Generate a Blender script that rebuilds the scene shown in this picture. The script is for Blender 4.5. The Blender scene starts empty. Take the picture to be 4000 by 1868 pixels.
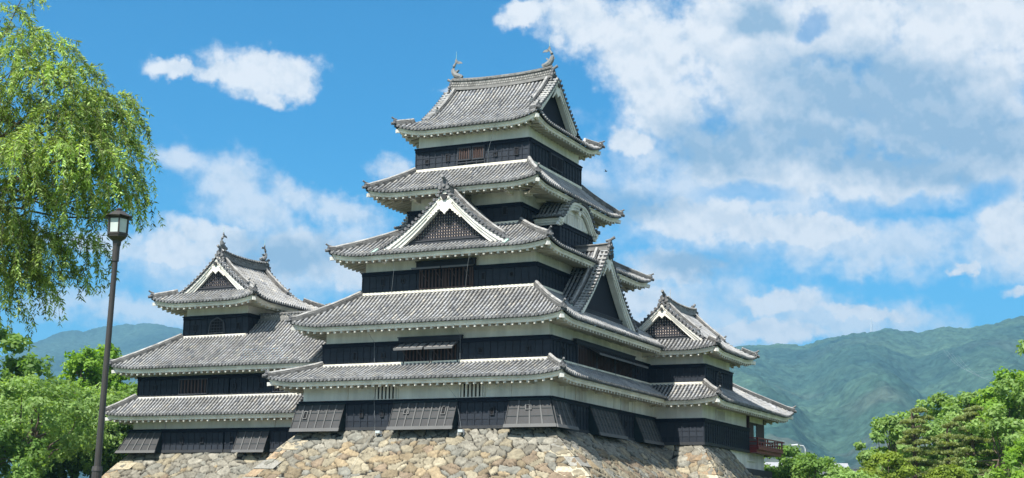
import bpy, math, random
import numpy as np
from mathutils import Vector, Matrix
random.seed(7)
HAZE = 1.2e-4
R = math.radians
S = bpy.context.scene
COL = S.collection

# ------------------------------------------------------------------ camera
CAM = Vector((37.676, -84.289, -7.907))
FW = Vector((-0.4248046, 0.88456556, 0.19257419))
RT = Vector((0.90270087, 0.42995866, 0.01633063))
UP = Vector((0.06835342, -0.18077422, 0.98114652))
cd = bpy.data.cameras.new('camera'); cam = bpy.data.objects.new('camera', cd); COL.objects.link(cam)
cam.matrix_world = Matrix(((RT.x, UP.x, -FW.x, CAM.x), (RT.y, UP.y, -FW.y, CAM.y), (RT.z, UP.z, -FW.z, CAM.z), (0, 0, 0, 1)))
cd.sensor_width = 36; cd.sensor_fit = 'HORIZONTAL'; cd.lens = 5694.35 * 36 / 4000
cd.clip_start = 0.2; cd.clip_end = 60000
S.camera = cam

# ------------------------------------------------------------------ sun and sky
SUN_EL = R(54.0)
SUN_DIR = Vector((-0.11, -math.cos(SUN_EL), math.sin(SUN_EL))).normalized()      # towards the sun
sl = bpy.data.lights.new('sun', 'SUN'); sl.energy = 5.0; sl.angle = R(0.53); sl.color = (1.0, 0.955, 0.88)
sun = bpy.data.objects.new('sun', sl); COL.objects.link(sun)
sun.rotation_euler = SUN_DIR.to_track_quat('Z', 'Y').to_euler()
S.view_settings.view_transform = 'Standard'; S.view_settings.look = 'None'
S.view_settings.exposure = 0.86; S.view_settings.gamma = 1.0
S.cycles.max_bounces = 6; S.cycles.volume_bounces = 0; S.cycles.transparent_max_bounces = 8
S.cycles.use_denoising = True

W = bpy.data.worlds.new('World'); S.world = W; W.use_nodes = True
NT = W.node_tree; NT.nodes.clear()
class G:
    """tiny helper for building node graphs"""
    def __init__(s, nt): s.nt = nt
    def n(s, t, **k):
        x = s.nt.nodes.new(t)
        for a, b in k.items(): setattr(x, a, b)
        return x
    def put(s, sock, v):
        if isinstance(v, bpy.types.NodeSocket): s.nt.links.new(v, sock)
        else: sock.default_value = v
    def m(s, op, a, b=None, c=None, clamp=False):
        x = s.n('ShaderNodeMath', operation=op, use_clamp=clamp); s.put(x.inputs[0], a)
        if b is not None: s.put(x.inputs[1], b)
        if c is not None: s.put(x.inputs[2], c)
        return x.outputs[0]
    def v(s, op, a, b=None, scale=None):
        x = s.n('ShaderNodeVectorMath', operation=op); s.put(x.inputs[0], a)
        if b is not None: s.put(x.inputs[1], b)
        if scale is not None: s.put(x.inputs['Scale'], scale)
        return x.outputs['Value'] if op in ('LENGTH', 'DOT_PRODUCT', 'DISTANCE') else x.outputs[0]
    def noise(s, vec, scale, detail=3, rough=.5, col=False, dist=0):
        x = s.n('ShaderNodeTexNoise'); s.put(x.inputs['Vector'], vec)
        x.inputs['Scale'].default_value = scale; x.inputs['Detail'].default_value = detail; x.inputs['Roughness'].default_value = rough
        x.inputs['Distortion'].default_value = dist
        return x.outputs['Color'] if col else x.outputs['Fac']
    def rng(s, v, a, b, c=0., d=1., smooth=True):
        x = s.n('ShaderNodeMapRange', interpolation_type='SMOOTHSTEP' if smooth else 'LINEAR'); s.put(x.inputs[0], v)
        for i, q in enumerate((a, b, c, d)): s.put(x.inputs[1 + i], q)
        return x.outputs[0]
    def mix(s, f, a, b, mode='MIX'):
        x = s.n('ShaderNodeMix', data_type='RGBA', blend_type=mode); s.put(x.inputs[0], f); s.put(x.inputs[6], a); s.put(x.inputs[7], b)
        return x.outputs[2]
    def ramp(s, f, pts):
        x = s.n('ShaderNodeValToRGB'); s.put(x.inputs[0], f)
        e = x.color_ramp.elements
        while len(e) < len(pts): e.new(.5)
        for i, (p, c) in enumerate(pts): e[i].position = p; e[i].color = (*c, 1)
        return x.outputs[0]
g = G(NT)
tc = g.n('ShaderNodeTexCoord')
sky = g.n('ShaderNodeTexSky', sky_type='NISHITA'); sky.sun_disc = False; sky.sun_elevation = SUN_EL
sky.sun_rotation = math.atan2(SUN_DIR.x, SUN_DIR.y); sky.air_density = 1.0; sky.dust_density = 0.6; sky.ozone_density = 2.0
sep = g.n('ShaderNodeSeparateXYZ'); g.put(sep.inputs[0], tc.outputs['Generated'])
az = g.m('MULTIPLY', g.m('ARCTAN2', sep.outputs[0], sep.outputs[1]), 180 / math.pi)
el = g.m('MULTIPLY', g.m('ARCSINE', sep.outputs[2]), 180 / math.pi)
cmb = g.n('ShaderNodeCombineXYZ'); g.put(cmb.inputs[0], az); g.put(cmb.inputs[1], el)
P0 = cmb.outputs[0]
w1 = g.v('SUBTRACT', g.noise(P0, .45, 3, .55, True), (.5, .5, .5))
w2 = g.v('SUBTRACT', g.noise(P0, 1.9, 4, .62, True), (.5, .5, .5))
P1 = g.v('ADD', g.v('ADD', P0, g.v('SCALE', w1, scale=1.5)), g.v('SCALE', w2, scale=.75))
# clouds where they stand in the sky: azimuth, elevation, half width, half height (degrees), turn
def clouds(P, lst, k=.35):
    out = None
    for a, e_, rx, ry, th in lst:
        mp = g.n('ShaderNodeMapping', vector_type='TEXTURE'); g.put(mp.inputs[0], P)
        mp.inputs['Location'].default_value = (a, e_, 0); mp.inputs['Rotation'].default_value = (0, 0, R(th)); mp.inputs['Scale'].default_value = (rx, ry, 1000)
        l = g.v('LENGTH', mp.outputs[0])
        out = l if out is None else g.m('SMOOTH_MIN', out, l, k)
    return out
def pxs(x, y): return (-45.95 + x * (40.3 / 4000) + 0.25 * math.sin(math.pi * x / 4000) * 0, 20.42 - y * .01 - ((x - 2000) / 2000) ** 2 * (1.2 if x < 2000 else .85) * max(0, 1 - y / 1500))
def CL(lst): return [(*pxs(x, y), rx * .0101, ry * .0101, -t) for x, y, rx, ry, t in lst]
dense = clouds(P1, CL(CL_D) if 'CL_D' in globals() else CL([
    (660, 290, 130, 42, 3), (860, 300, 110, 45, -5), (980, 300, 200, 95, 5), (1130, 310, 110, 85, 0), (1010, 250, 80, 50, 0), (1040, 400, 70, 50, 30),
    (2060, 60, 120, 60, -20), (2300, 90, 220, 130, 15), (2550, 200, 240, 210, 20), (2620, 420, 190, 160, 0), (2900, 150, 300, 240, 0),
    (3300, 90, 380, 180, 0), (3800, 60, 420, 200, 0), (3700, 380, 450, 330, 0), (3150, 420, 380, 260, 10), (2500, 560, 120, 70, 0), (2980, 640, 420, 160, 10),
    (3500, 700, 420, 120, 5), (3900, 600, 260, 170, 0), (3930, 880, 130, 150, 0), (3740, 1045, 75, 28, 0), (3990, 1130, 110, 32, 0),
    (2720, 830, 300, 90, 5), (3100, 900, 420, 75, 5), (2650, 1030, 210, 90, 0), (2560, 1180, 170, 90, 0), (3060, 1170, 190, 55, 0), (3380, 1200, 210, 40, 5), (3000, 1280, 300, 60, 0),
    (1180, 1010, 230, 140, 10), (860, 960, 230, 80, 10), (1400, 1060, 150, 120, 0), (700, 1010, 130, 60, 10)]))
thin = clouds(P1, CL([
    (2900, 700, 600, 330, 5), (3400, 950, 600, 120, 3), (2620, 1220, 460, 230, 0), (3300, 1230, 420, 90, 3), (700, 650, 130, 50, -8), (900, 740, 200, 120, 25), (1000, 840, 260, 110, 20),
    (1150, 780, 120, 60, 20), (1330, 840, 180, 60, 10), (1560, 690, 110, 60, 0), (1000, 1080, 520, 160, 0), (560, 1240, 430, 70, 0), (1360, 980, 160, 120, 0),
    (420, 1000, 260, 40, 5), (3400, 1020, 90, 60, -20), (590, 1000, 240, 60, 0), (3560, 1210, 120, 60, 0), (1750, 350, 60, 14, 0), (3950, 1000, 250, 90, 0), (2330, 760, 150, 130, 0)]))
n1 = g.noise(P0, .75, 5, .55); n2 = g.noise(P0, 2.4, 7, .6)
Pu = g.v('ADD', P0, (.12, .45, 0)); lit = g.m('ADD', g.m('MULTIPLY', g.m('SUBTRACT', g.noise(Pu, .75, 5, .55), n1), 1.8), g.m('MULTIPLY', g.m('SUBTRACT', g.noise(Pu, 2.4, 5, .55), n2), .5))
nn = g.m('ADD', g.m('MULTIPLY', g.m('SUBTRACT', n1, .5), 1.0), g.m('MULTIPLY', g.m('SUBTRACT', n2, .5), .45))
D1 = g.rng(g.m('ADD', dense, nn), 1.22, .55)
D2 = g.m('MULTIPLY', g.rng(g.m('ADD', thin, g.m('MULTIPLY', nn, 1.4)), 1.35, .25), .8)
hole = g.rng(g.m('ADD', nn, clouds(P1, CL([(3200, 90, 60, 45, 0), (3560, 800, 200, 40, 3), (2950, 740, 170, 40, 3), (3830, 760, 110, 50, -10)]))), .45, 1.35)
cover = g.m('MULTIPLY', g.m('MAXIMUM', D1, D2), g.m('ADD', g.m('MULTIPLY', hole, .65), .35))
# thick cloud bases are greyer than lit tops
grey = clouds(P1, CL([(3450, 360, 520, 190, 10), (3750, 520, 420, 150, 12), (3000, 80, 140, 70, 0), (3250, 560, 420, 110, 15), (2850, 560, 260, 120, 10), (3550, 640, 400, 90, 10), (2450, 780, 260, 70, 0), (1150, 1010, 260, 90, 0), (2750, 1010, 260, 60, 0)]), .4)
gf = g.m('ADD', g.m('MULTIPLY', g.rng(g.m('ADD', grey, g.m('MULTIPLY', nn, .55)), 1.5, .25), .95), g.rng(lit, .22, -.26, -.10, .30, False))
ccol = g.mix(g.m('MAXIMUM', g.m('MINIMUM', gf, 1.0), 0.0), (.52, .53, .545, 1), (.185, .275, .375, 1))
skyc = g.mix(1.0, g.v('SCALE', sky.outputs[0], scale=.061), (.12, .98, 1.40, 1), 'MULTIPLY')
paler = g.rng(el, 16.0, 4.0, 0., .42)
skyc = g.mix(paler, skyc, (.10, .30, .50, 1))
# unseen clouds added outside the camera's view to whiten and brighten the ambient light
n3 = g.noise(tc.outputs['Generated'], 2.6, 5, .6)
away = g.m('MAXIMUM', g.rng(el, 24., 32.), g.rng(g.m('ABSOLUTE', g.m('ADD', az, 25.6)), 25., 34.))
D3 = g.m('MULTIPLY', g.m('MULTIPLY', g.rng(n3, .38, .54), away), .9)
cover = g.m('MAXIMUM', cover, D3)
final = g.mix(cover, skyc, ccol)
bg = g.n('ShaderNodeBackground'); g.put(bg.inputs[0], final); bg.inputs[1].default_value = 1.0
wo = g.n('ShaderNodeOutputWorld'); g.nt.links.new(bg.outputs[0], wo.inputs[0])

# ------------------------------------------------------------------ materials
def mat(name, base=None, rough=.7, bump=None, vary=.25, vscale=2.0, spec=.3, metal=0, transl=None, streak=None):
    """colour comes from the mesh attribute 'col' unless base is given; vary = strength of procedural mottling"""
    m = bpy.data.materials.new(name); m.use_nodes = True; h = G(m.node_tree); h.nt.nodes.clear()
    out = h.n('ShaderNodeOutputMaterial'); b = h.n('ShaderNodeBsdfPrincipled'); h.nt.links.new(b.outputs[0], out.inputs[0])
    co = h.n('ShaderNodeTexCoord').outputs['Object']
    if base is None:
        at = h.n('ShaderNodeAttribute', attribute_name='col'); c = at.outputs['Color']
    else:
        c = (*base, 1)
    nz = h.noise(co, vscale, 5, .6)
    f = h.rng(nz, .25, .75, 1 - vary, 1 + vary, False)
    if streak:
        mp = h.n('ShaderNodeMapping'); h.put(mp.inputs[0], co); mp.inputs['Scale'].default_value = streak
        f = h.m('MULTIPLY', f, h.rng(h.noise(mp.outputs[0], 1, 5, .65), .3, .7, .72, 1.07, False))
    cc = h.n('ShaderNodeCombineXYZ'); [h.put(cc.inputs[i], f) for i in range(3)]
    c2 = h.mix(1.0, c, cc.outputs[0], 'MULTIPLY')
    if name == 'white_lime_plaster': c2 = h.mix(1.0, c2, (1.03, 1.0, .95, 1), 'MULTIPLY')
    h.put(b.inputs['Base Color'], c2)
    b.inputs['Roughness'].default_value = rough; b.inputs['Specular IOR Level'].default_value = spec; b.inputs['Metallic'].default_value = metal
    if bump:
        bp = h.n('ShaderNodeBump'); bp.inputs['Strength'].default_value = bump[1]; bp.inputs['Distance'].default_value = bump[2]
        h.put(bp.inputs['Height'], h.noise(co, bump[0], 4, .6)); h.nt.links.new(bp.outputs[0], b.inputs['Normal'])
    if transl:
        t = h.n('ShaderNodeBsdfTranslucent'); h.put(t.inputs[0], h.mix(1.0, c2, (*transl[1], 1), 'MULTIPLY'))
        a = h.n('ShaderNodeMixShader'); a.inputs[0].default_value = transl[0]
        h.nt.links.new(b.outputs[0], a.inputs[1]); h.nt.links.new(t.outputs[0], a.inputs[2]); h.nt.links.new(a.outputs[0], out.inputs[0])
    return m
M_TILE = mat('fired_roof_tile', None, .62, None, .34, .42, .35, streak=(1.6, 1.6, 1.6))
M_RIDGE = mat('ridge_tile', None, .65, (9, .5, .05), .28, 3, .3)
M_PLAST = mat('white_lime_plaster', None, .85, (3, .2, .03), .06, 1.2, .15, streak=(.9, .9, .12))
M_BLACK = mat('black_lacquered_board', None, .6, (14, .12, .01), .12, 1.0, .08)
M_DARK = mat('dark_opening', (.012, .011, .012), .9)
M_WOOD = mat('brown_window_timber', (.060, .036, .030), .7)
M_RED = mat('red_lacquered_timber', (.20, .032, .028), .45)
M_STONE = mat('rough_field_stone', None, .85, (7, .7, .06), .34, 5.5, .2)
M_COPPER = mat('green_copper_sheet', (.36, .55, .45), .6)
M_LEAF = mat('leaves', None, .5, None, .25, .6, .25, transl=(.42, (1.5, 1.5, .5)))
M_BARK = mat('bark', (.13, .10, .075), .9, (8, .8, .05), .3, 2)
M_POLE = mat('dark_brown_painted_steel', (.045, .040, .038), .45, None, .12, 3, .4)
M_GLASS = mat('frosted_lamp_glass', (.52, .58, .55), .35, None, .12, 5, .5)
M_LINE = mat('dull_wire', (.22, .24, .25), .6)
M_GREY = mat('grey_painted_metal', (.42, .44, .46), .5)

# ------------------------------------------------------------------ mesh collecting
class MB:
    def __init__(s): s.v = []; s.f = []; s.c = []
    def poly(s, pts, c=(.5, .5, .5)):
        i = len(s.v); s.v += [tuple(p) for p in pts]; s.f.append(tuple(range(i, i + len(pts)))); s.c.append(c)
    def box8(s, p, c):
        i = len(s.v); s.v += [tuple(q) for q in p]
        for a in ((0, 3, 2, 1), (4, 5, 6, 7), (0, 1, 5, 4), (1, 2, 6, 5), (2, 3, 7, 6), (3, 0, 4, 7)):
            s.f.append(tuple(i + k for k in a)); s.c.append(c)
    def box(s, x0, x1, y0, y1, z0, z1, c=(.5, .5, .5)):
        s.box8([(x0, y0, z0), (x1, y0, z0), (x1, y1, z0), (x0, y1, z0), (x0, y0, z1), (x1, y0, z1), (x1, y1, z1), (x0, y1, z1)], c)
    def fb(s, F, s0, s1, o0, o1, z0, z1, c=(.5, .5, .5)):
        s.box8([F(s0, o0, z0), F(s1, o0, z0), F(s1, o1, z0), F(s0, o1, z0), F(s0, o0, z1), F(s1, o0, z1), F(s1, o1, z1), F(s0, o1, z1)], c)
    def bar(s, a, b, w, h, c=(.5, .5, .5)):
        a = Vector(a); b = Vector(b); t = (b - a).normalized()
        l = t.cross(Vector((0, 0, 1)));  l = Vector((1, 0, 0)) if l.length < 1e-4 else l.normalized()
        u = l.cross(t); l *= w / 2; u *= h / 2
        s.box8([a - l - u, a + l - u, b + l - u, b - l - u, a - l + u, a + l + u, b + l + u, b - l + u], c)
    def tube(s, pts, r, n=6, c=(.5, .5, .5), cap=True):
        pts = [Vector(p) for p in pts]; base = len(s.v)
        for k, p in enumerate(pts):
            t = (pts[min(k + 1, len(pts) - 1)] - pts[max(k - 1, 0)]).normalized()
            l = t.cross(Vector((.13, .21, .97))).normalized(); u = l.cross(t); rr = r[k] if isinstance(r, (list, tuple)) else r
            for j in range(n):
                a = 2 * math.pi * j / n; q = p + l * (math.cos(a) * rr) + u * (math.sin(a) * rr); s.v.append(tuple(q))
        for k in range(len(pts) - 1):
            for j in range(n):
                s.f.append((base + k * n + j, base + k * n + (j + 1) % n, base + (k + 1) * n + (j + 1) % n, base + (k + 1) * n + j)); s.c.append(c)
        if cap:
            s.f.append(tuple(base + j for j in range(n))[::-1]); s.c.append(c)
            e = base + (len(pts) - 1) * n; s.f.append(tuple(e + j for j in range(n))); s.c.append(c)
    def sweep(s, pts, prof, c=(.5, .5, .5), scale=None, cfun=None, closed=True, vert=False):
        """profile (lateral, up) carried along a path"""
        pts = [Vector(p) for p in pts]; base = len(s.v); n = len(prof)
        for k, p in enumerate(pts):
            t = (pts[min(k + 1, len(pts) - 1)] - pts[max(k - 1, 0)]).normalized()
            l = t.cross(Vector((0, 0, 1))).normalized(); u = Vector((0, 0, 1)) if vert else l.cross(t); sc = scale[k] if scale else 1
            for a, b in prof: s.v.append(tuple(p + l * a * sc + u * b * sc))
        m = n if closed else n - 1
        for k in range(len(pts) - 1):
            for j in range(m):
                s.f.append((base + k * n + j, base + k * n + (j + 1) % n, base + (k + 1) * n + (j + 1) % n, base + (k + 1) * n + j))
                s.c.append(cfun(k, j) if cfun else c)
        if closed:
            s.f.append(tuple(base + j for j in range(n))[::-1]); s.c.append(c)
            e = base + (len(pts) - 1) * n; s.f.append(tuple(e + j for j in range(n))); s.c.append(c)
    def disc(s, p, nrm, r, c, n=8, th=.05):
        p = Vector(p); nrm = Vector(nrm).normalized(); s.tube([p, p + nrm * th], r, n, c)
    def build(s, name, m, par=None, smooth=False):
        me = bpy.data.meshes.new(name); me.from_pydata(s.v, [], s.f)
        a = me.attributes.new('col', 'FLOAT_COLOR', 'FACE')
        arr = np.ones((len(s.f), 4), np.float32); arr[:, :3] = np.array(s.c, np.float32).reshape(-1, 3); a.data.foreach_set('color', arr.ravel())
        me.materials.append(m)
        if smooth: me.polygons.foreach_set('use_smooth', [True] * len(me.polygons))
        o = bpy.data.objects.new(name, me); COL.objects.link(o)
        if par is not None:
            o.parent = par
            if par.type == 'EMPTY': o.location = -par.location
        return o
def grid_mesh(name, V, Cc, nu, nv, m, par=None, smooth=True):
    """V (nu*nv,3) numpy, vertex colours Cc"""
    me = bpy.data.meshes.new(name)
    i = np.arange(nu - 1)[:, None] * nv + np.arange(nv - 1)[None, :]
    F = np.stack([i, i + nv, i + nv + 1, i + 1], -1).reshape(-1, 4)
    me.vertices.add(len(V)); me.vertices.foreach_set('co', np.asarray(V, np.float32).ravel())
    me.loops.add(F.size); me.loops.foreach_set('vertex_index', F.ravel().astype(np.int32))
    me.polygons.add(len(F)); me.polygons.foreach_set('loop_start', (np.arange(len(F)) * 4).astype(np.int32)); me.polygons.foreach_set('loop_total', np.full(len(F), 4, np.int32))
    if smooth: me.polygons.foreach_set('use_smooth', np.ones(len(F), bool))
    a = me.attributes.new('col', 'FLOAT_COLOR', 'POINT'); q = np.ones((len(V), 4), np.float32); q[:, :3] = Cc; a.data.foreach_set('color', q.ravel())
    me.update(); me.validate(); me.materials.append(m)
    o = bpy.data.objects.new(name, me); COL.objects.link(o)
    if par is not None:
        o.parent = par
        if par.type == 'EMPTY': o.location = -par.location
    return o
def quads_mesh(name, Q, Cc, m, par=None):
    """Q (N,4,3), one colour per quad"""
    N = len(Q); me = bpy.data.meshes.new(name)
    me.vertices.add(N * 4); me.vertices.foreach_set('co', np.asarray(Q, np.float32).ravel())
    me.loops.add(N * 4); me.loops.foreach_set('vertex_index', np.arange(N * 4, dtype=np.int32))
    me.polygons.add(N); me.polygons.foreach_set('loop_start', (np.arange(N) * 4).astype(np.int32)); me.polygons.foreach_set('loop_total', np.full(N, 4, np.int32))
    a = me.attributes.new('col', 'FLOAT_COLOR', 'FACE'); q = np.ones((N, 4), np.float32); q[:, :3] = Cc; a.data.foreach_set('color', q.ravel())
    me.update(); me.materials.append(m)
    o = bpy.data.objects.new(name, me); COL.objects.link(o)
    if par is not None:
        o.parent = par
        if par.type == 'EMPTY': o.location = -par.location
    return o
def tag(o, label=None, cat=None, group=None, kind=None):
    if label: o['label'] = label
    if cat: o['category'] = cat
    if group: o['group'] = group
    if kind: o['kind'] = kind
    return o
def thing(name, loc, label, cat, group=None):
    o = bpy.data.objects.new(name, None); COL.objects.link(o); o.location = loc; o.empty_display_size = .5
    return tag(o, label, cat, group)
def frame(ox, oy, e, n):
    """wall frame: s along the wall, o outwards, z up"""
    return lambda s, o, z: (ox + e[0] * s + n[0] * o, oy + e[1] * s + n[1] * o, z)

# ------------------------------------------------------------------ castle: building blocks
rnd = random.Random(3)
def tilec(lo=.24, hi=.41):
    v = rnd.uniform(lo, hi) * .6 + .4 * (lo + hi) / 2; w = rnd.random()
    if w < .03: return (v * 1.3, v * 1.23, v * 1.1)
    if w < .08: return (v * .6, v * .62, v * .66)
    if w < .5: return (v * .99, v, v * 1.01)
    return (v, v * .985, v * .94)
HIPPROF = [(-.17, -.05), (-.17, .17), (-.12, .2), (-.12, .27), (-.09, .33), (0, .37), (.09, .33), (.12, .27), (.12, .2), (.17, .17), (.17, -.05)]
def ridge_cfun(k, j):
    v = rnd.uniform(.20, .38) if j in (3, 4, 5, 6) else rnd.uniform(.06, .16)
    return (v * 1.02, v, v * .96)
def oni(mb, p, d, sc=1.0, up=.0):
    """ridge-end ogre tile: shield, scrolls, round boss and the round tile above it"""
    p = Vector(p); d = Vector((d[0], d[1], 0)).normalized(); l = Vector((-d.y, d.x, 0)); z = Vector((0, 0, 1))
    c = (.10, .10, .105); c2 = (.17, .17, .17)
    outl = [(-.24, -.12), (-.30, .02), (-.22, .12), (-.24, .24), (-.12, .36), (0, .43), (.12, .36), (.24, .24), (.22, .12), (.30, .02), (.24, -.12)]
    f = [p + l * a * sc + z * b * sc + d * .10 * sc for a, b in outl]; b_ = [p + l * a * sc + z * b * sc - d * .06 * sc for a, b in outl]
    mb.poly(f, c); mb.poly(b_[::-1], c)
    for i in range(len(f)):
        j = (i + 1) % len(f); mb.poly([f[i], b_[i], b_[j], f[j]], c)
    mb.disc(p + z * .12 * sc + d * .10 * sc, d, .09 * sc, c2, 8, .07 * sc)
    for s_ in (-1, 1): mb.disc(p + l * s_ * .24 * sc + d * .05 * sc, d, .10 * sc, c2, 7, .1 * sc)
    mb.tube([p + z * .40 * sc - d * .25 * sc, p + z * .46 * sc + d * .05 * sc, p + z * .60 * sc + d * .32 * sc], [.085 * sc, .085 * sc, .095 * sc], 8, c2)

class Slope:
    """one pitched side of a tiled roof. A: eave start, e: along the eave, n: inwards, both 2-D units"""
    def __init__(s, A, e, n, D, H, left, right, lift=0, lends=(1, 1), fade=None, lq=2.6):
        s.A = A; s.e = e; s.n = n; s.D = D; s.Hf = H; s.left = left; s.right = right; s.lift = lift; s.lends = lends; s.fade = fade or D; s.lq = lq
    def z(s, q, d):
        h = s.Hf(d)
        if s.lift:
            m = 99
            if s.lends[0]: m = min(m, q - s.left(d))
            if s.lends[1]: m = min(m, s.right(d) - q)
            m = max(0., m)
            if m < s.lq: h += s.lift * (1 - m / s.lq) ** 2 * max(0., 1 - d / s.fade)
        return h
    def P(s, q, d, h=0., o=0.):
        return Vector((s.A[0] + s.e[0] * q + s.n[0] * (d + o), s.A[1] + s.e[1] * q + s.n[1] * (d + o), s.z(q, max(d, 0)) + h))
def tiles(sl, par, dmin=None, name='tiled_slope', sp=.30, end=True, lo=.24, hi=.41, dark=False):
    mb = MB(); D = sl.D; st = .33; nd = max(2, int(math.ceil(D / st))); ds = [D * i / nd for i in range(nd + 1)]
    L0 = min(sl.left(d) for d in ds); L1 = max(sl.right(d) for d in ds)
    k0 = math.ceil((L0 + (.1 if sl.lends[0] else -.01)) / sp); k1 = math.floor((L1 - .1) / sp)
    qs = [k * sp for k in range(k0, k1 + 1)]
    # pan tiles: overlapping courses, each lip a little proud of the one below
    cells = [L0] + [q for q in qs if q > L0] + [L1]
    for i in range(len(cells) - 1):
        qa, qb = cells[i], cells[i + 1]; dm = dmin((qa + qb) / 2) if dmin else 0
        for j in range(nd):
            d0, d1 = ds[j], ds[j + 1]
            if d1 <= dm: continue
            d0 = max(d0, dm)
            a0 = max(qa, sl.left(d0)); b0 = min(qb, sl.right(d0)); a1 = max(qa, sl.left(d1)); b1 = min(qb, sl.right(d1))
            if a0 >= b0 and a1 >= b1: continue
            if a0 > b0: a0 = b0 = (a1 if a0 > qa + 1e-6 and sl.left(d0) >= a0 else b1)
            if a1 > b1: a1 = b1 = (a0 if sl.left(d1) >= a1 - 1e-6 and a1 > qa else b0)
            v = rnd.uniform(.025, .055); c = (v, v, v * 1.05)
            mb.poly([sl.P(a0, d0, .035), sl.P(b0, d0, .035), sl.P(b1, d1, 0), sl.P(a1, d1, 0)], c)
            if j == 0 and not dm: mb.poly([sl.P(a0, d0, -.07), sl.P(b0, d0, -.07), sl.P(b0, d0, .035), sl.P(a0, d0, .035)], (.16, .16, .165))
    # round cover tiles
    r = .084
    arc = [(math.cos(t), math.sin(t)) for t in (math.pi * x for x in (-.06, .22, .5, .78, 1.06))]
    for q in qs:
        dm = dmin(q) if dmin else -.05
        segs = []; d = dm
        while d < D - .02:
            d1 = min(D, (math.floor(d / st + 1e-6) + 1) * st if d > 0 else st)
            ok0 = sl.left(max(d, 0)) - .02 <= q <= sl.right(max(d, 0)) + .02; ok1 = sl.left(d1) - .02 <= q <= sl.right(d1) + .02
            if ok0 and not ok1:
                lo_, hi_ = d, d1
                for _ in range(6):
                    mid = (lo_ + hi_) / 2
                    if sl.left(mid) - .02 <= q <= sl.right(mid) + .02: lo_ = mid
                    else: hi_ = mid
                d1 = lo_; ok1 = d1 - d > .03
            if ok0 and ok1: segs.append((d, d1))
            elif segs: break
            d = max(d1, d + .02)
        jit = rnd.uniform(-.012, .012)
        for (d0, d1) in segs:
            c = tilec(lo, hi); i0 = len(mb.v)
            for dd, rr, hh in ((d0, r * 1.06, .035), (d1, r * .86, .02)):
                for ca, sa in arc:
                    mb.v.append(tuple(sl.P(q + jit + ca * rr, dd, hh + sa * rr * 1.15)))
            for j in range(4): mb.f.append((i0 + j, i0 + j + 1, i0 + 6 + j, i0 + 5 + j)); mb.c.append(c)
            mb.f.append((i0, i0 + 4, i0 + 3, i0 + 2, i0 + 1)); mb.c.append((c[0] * .5, c[1] * .5, c[2] * .5))
        if end and segs and segs[0][0] <= 0:
            p = sl.P(q, -.06, .05); v = rnd.uniform(.11, .22)
            mb.disc(p, (-sl.n[0], -sl.n[1], 0), .105, (v, v, v), 8, .03)
    return mb.build(name, M_TILE, par)
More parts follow.
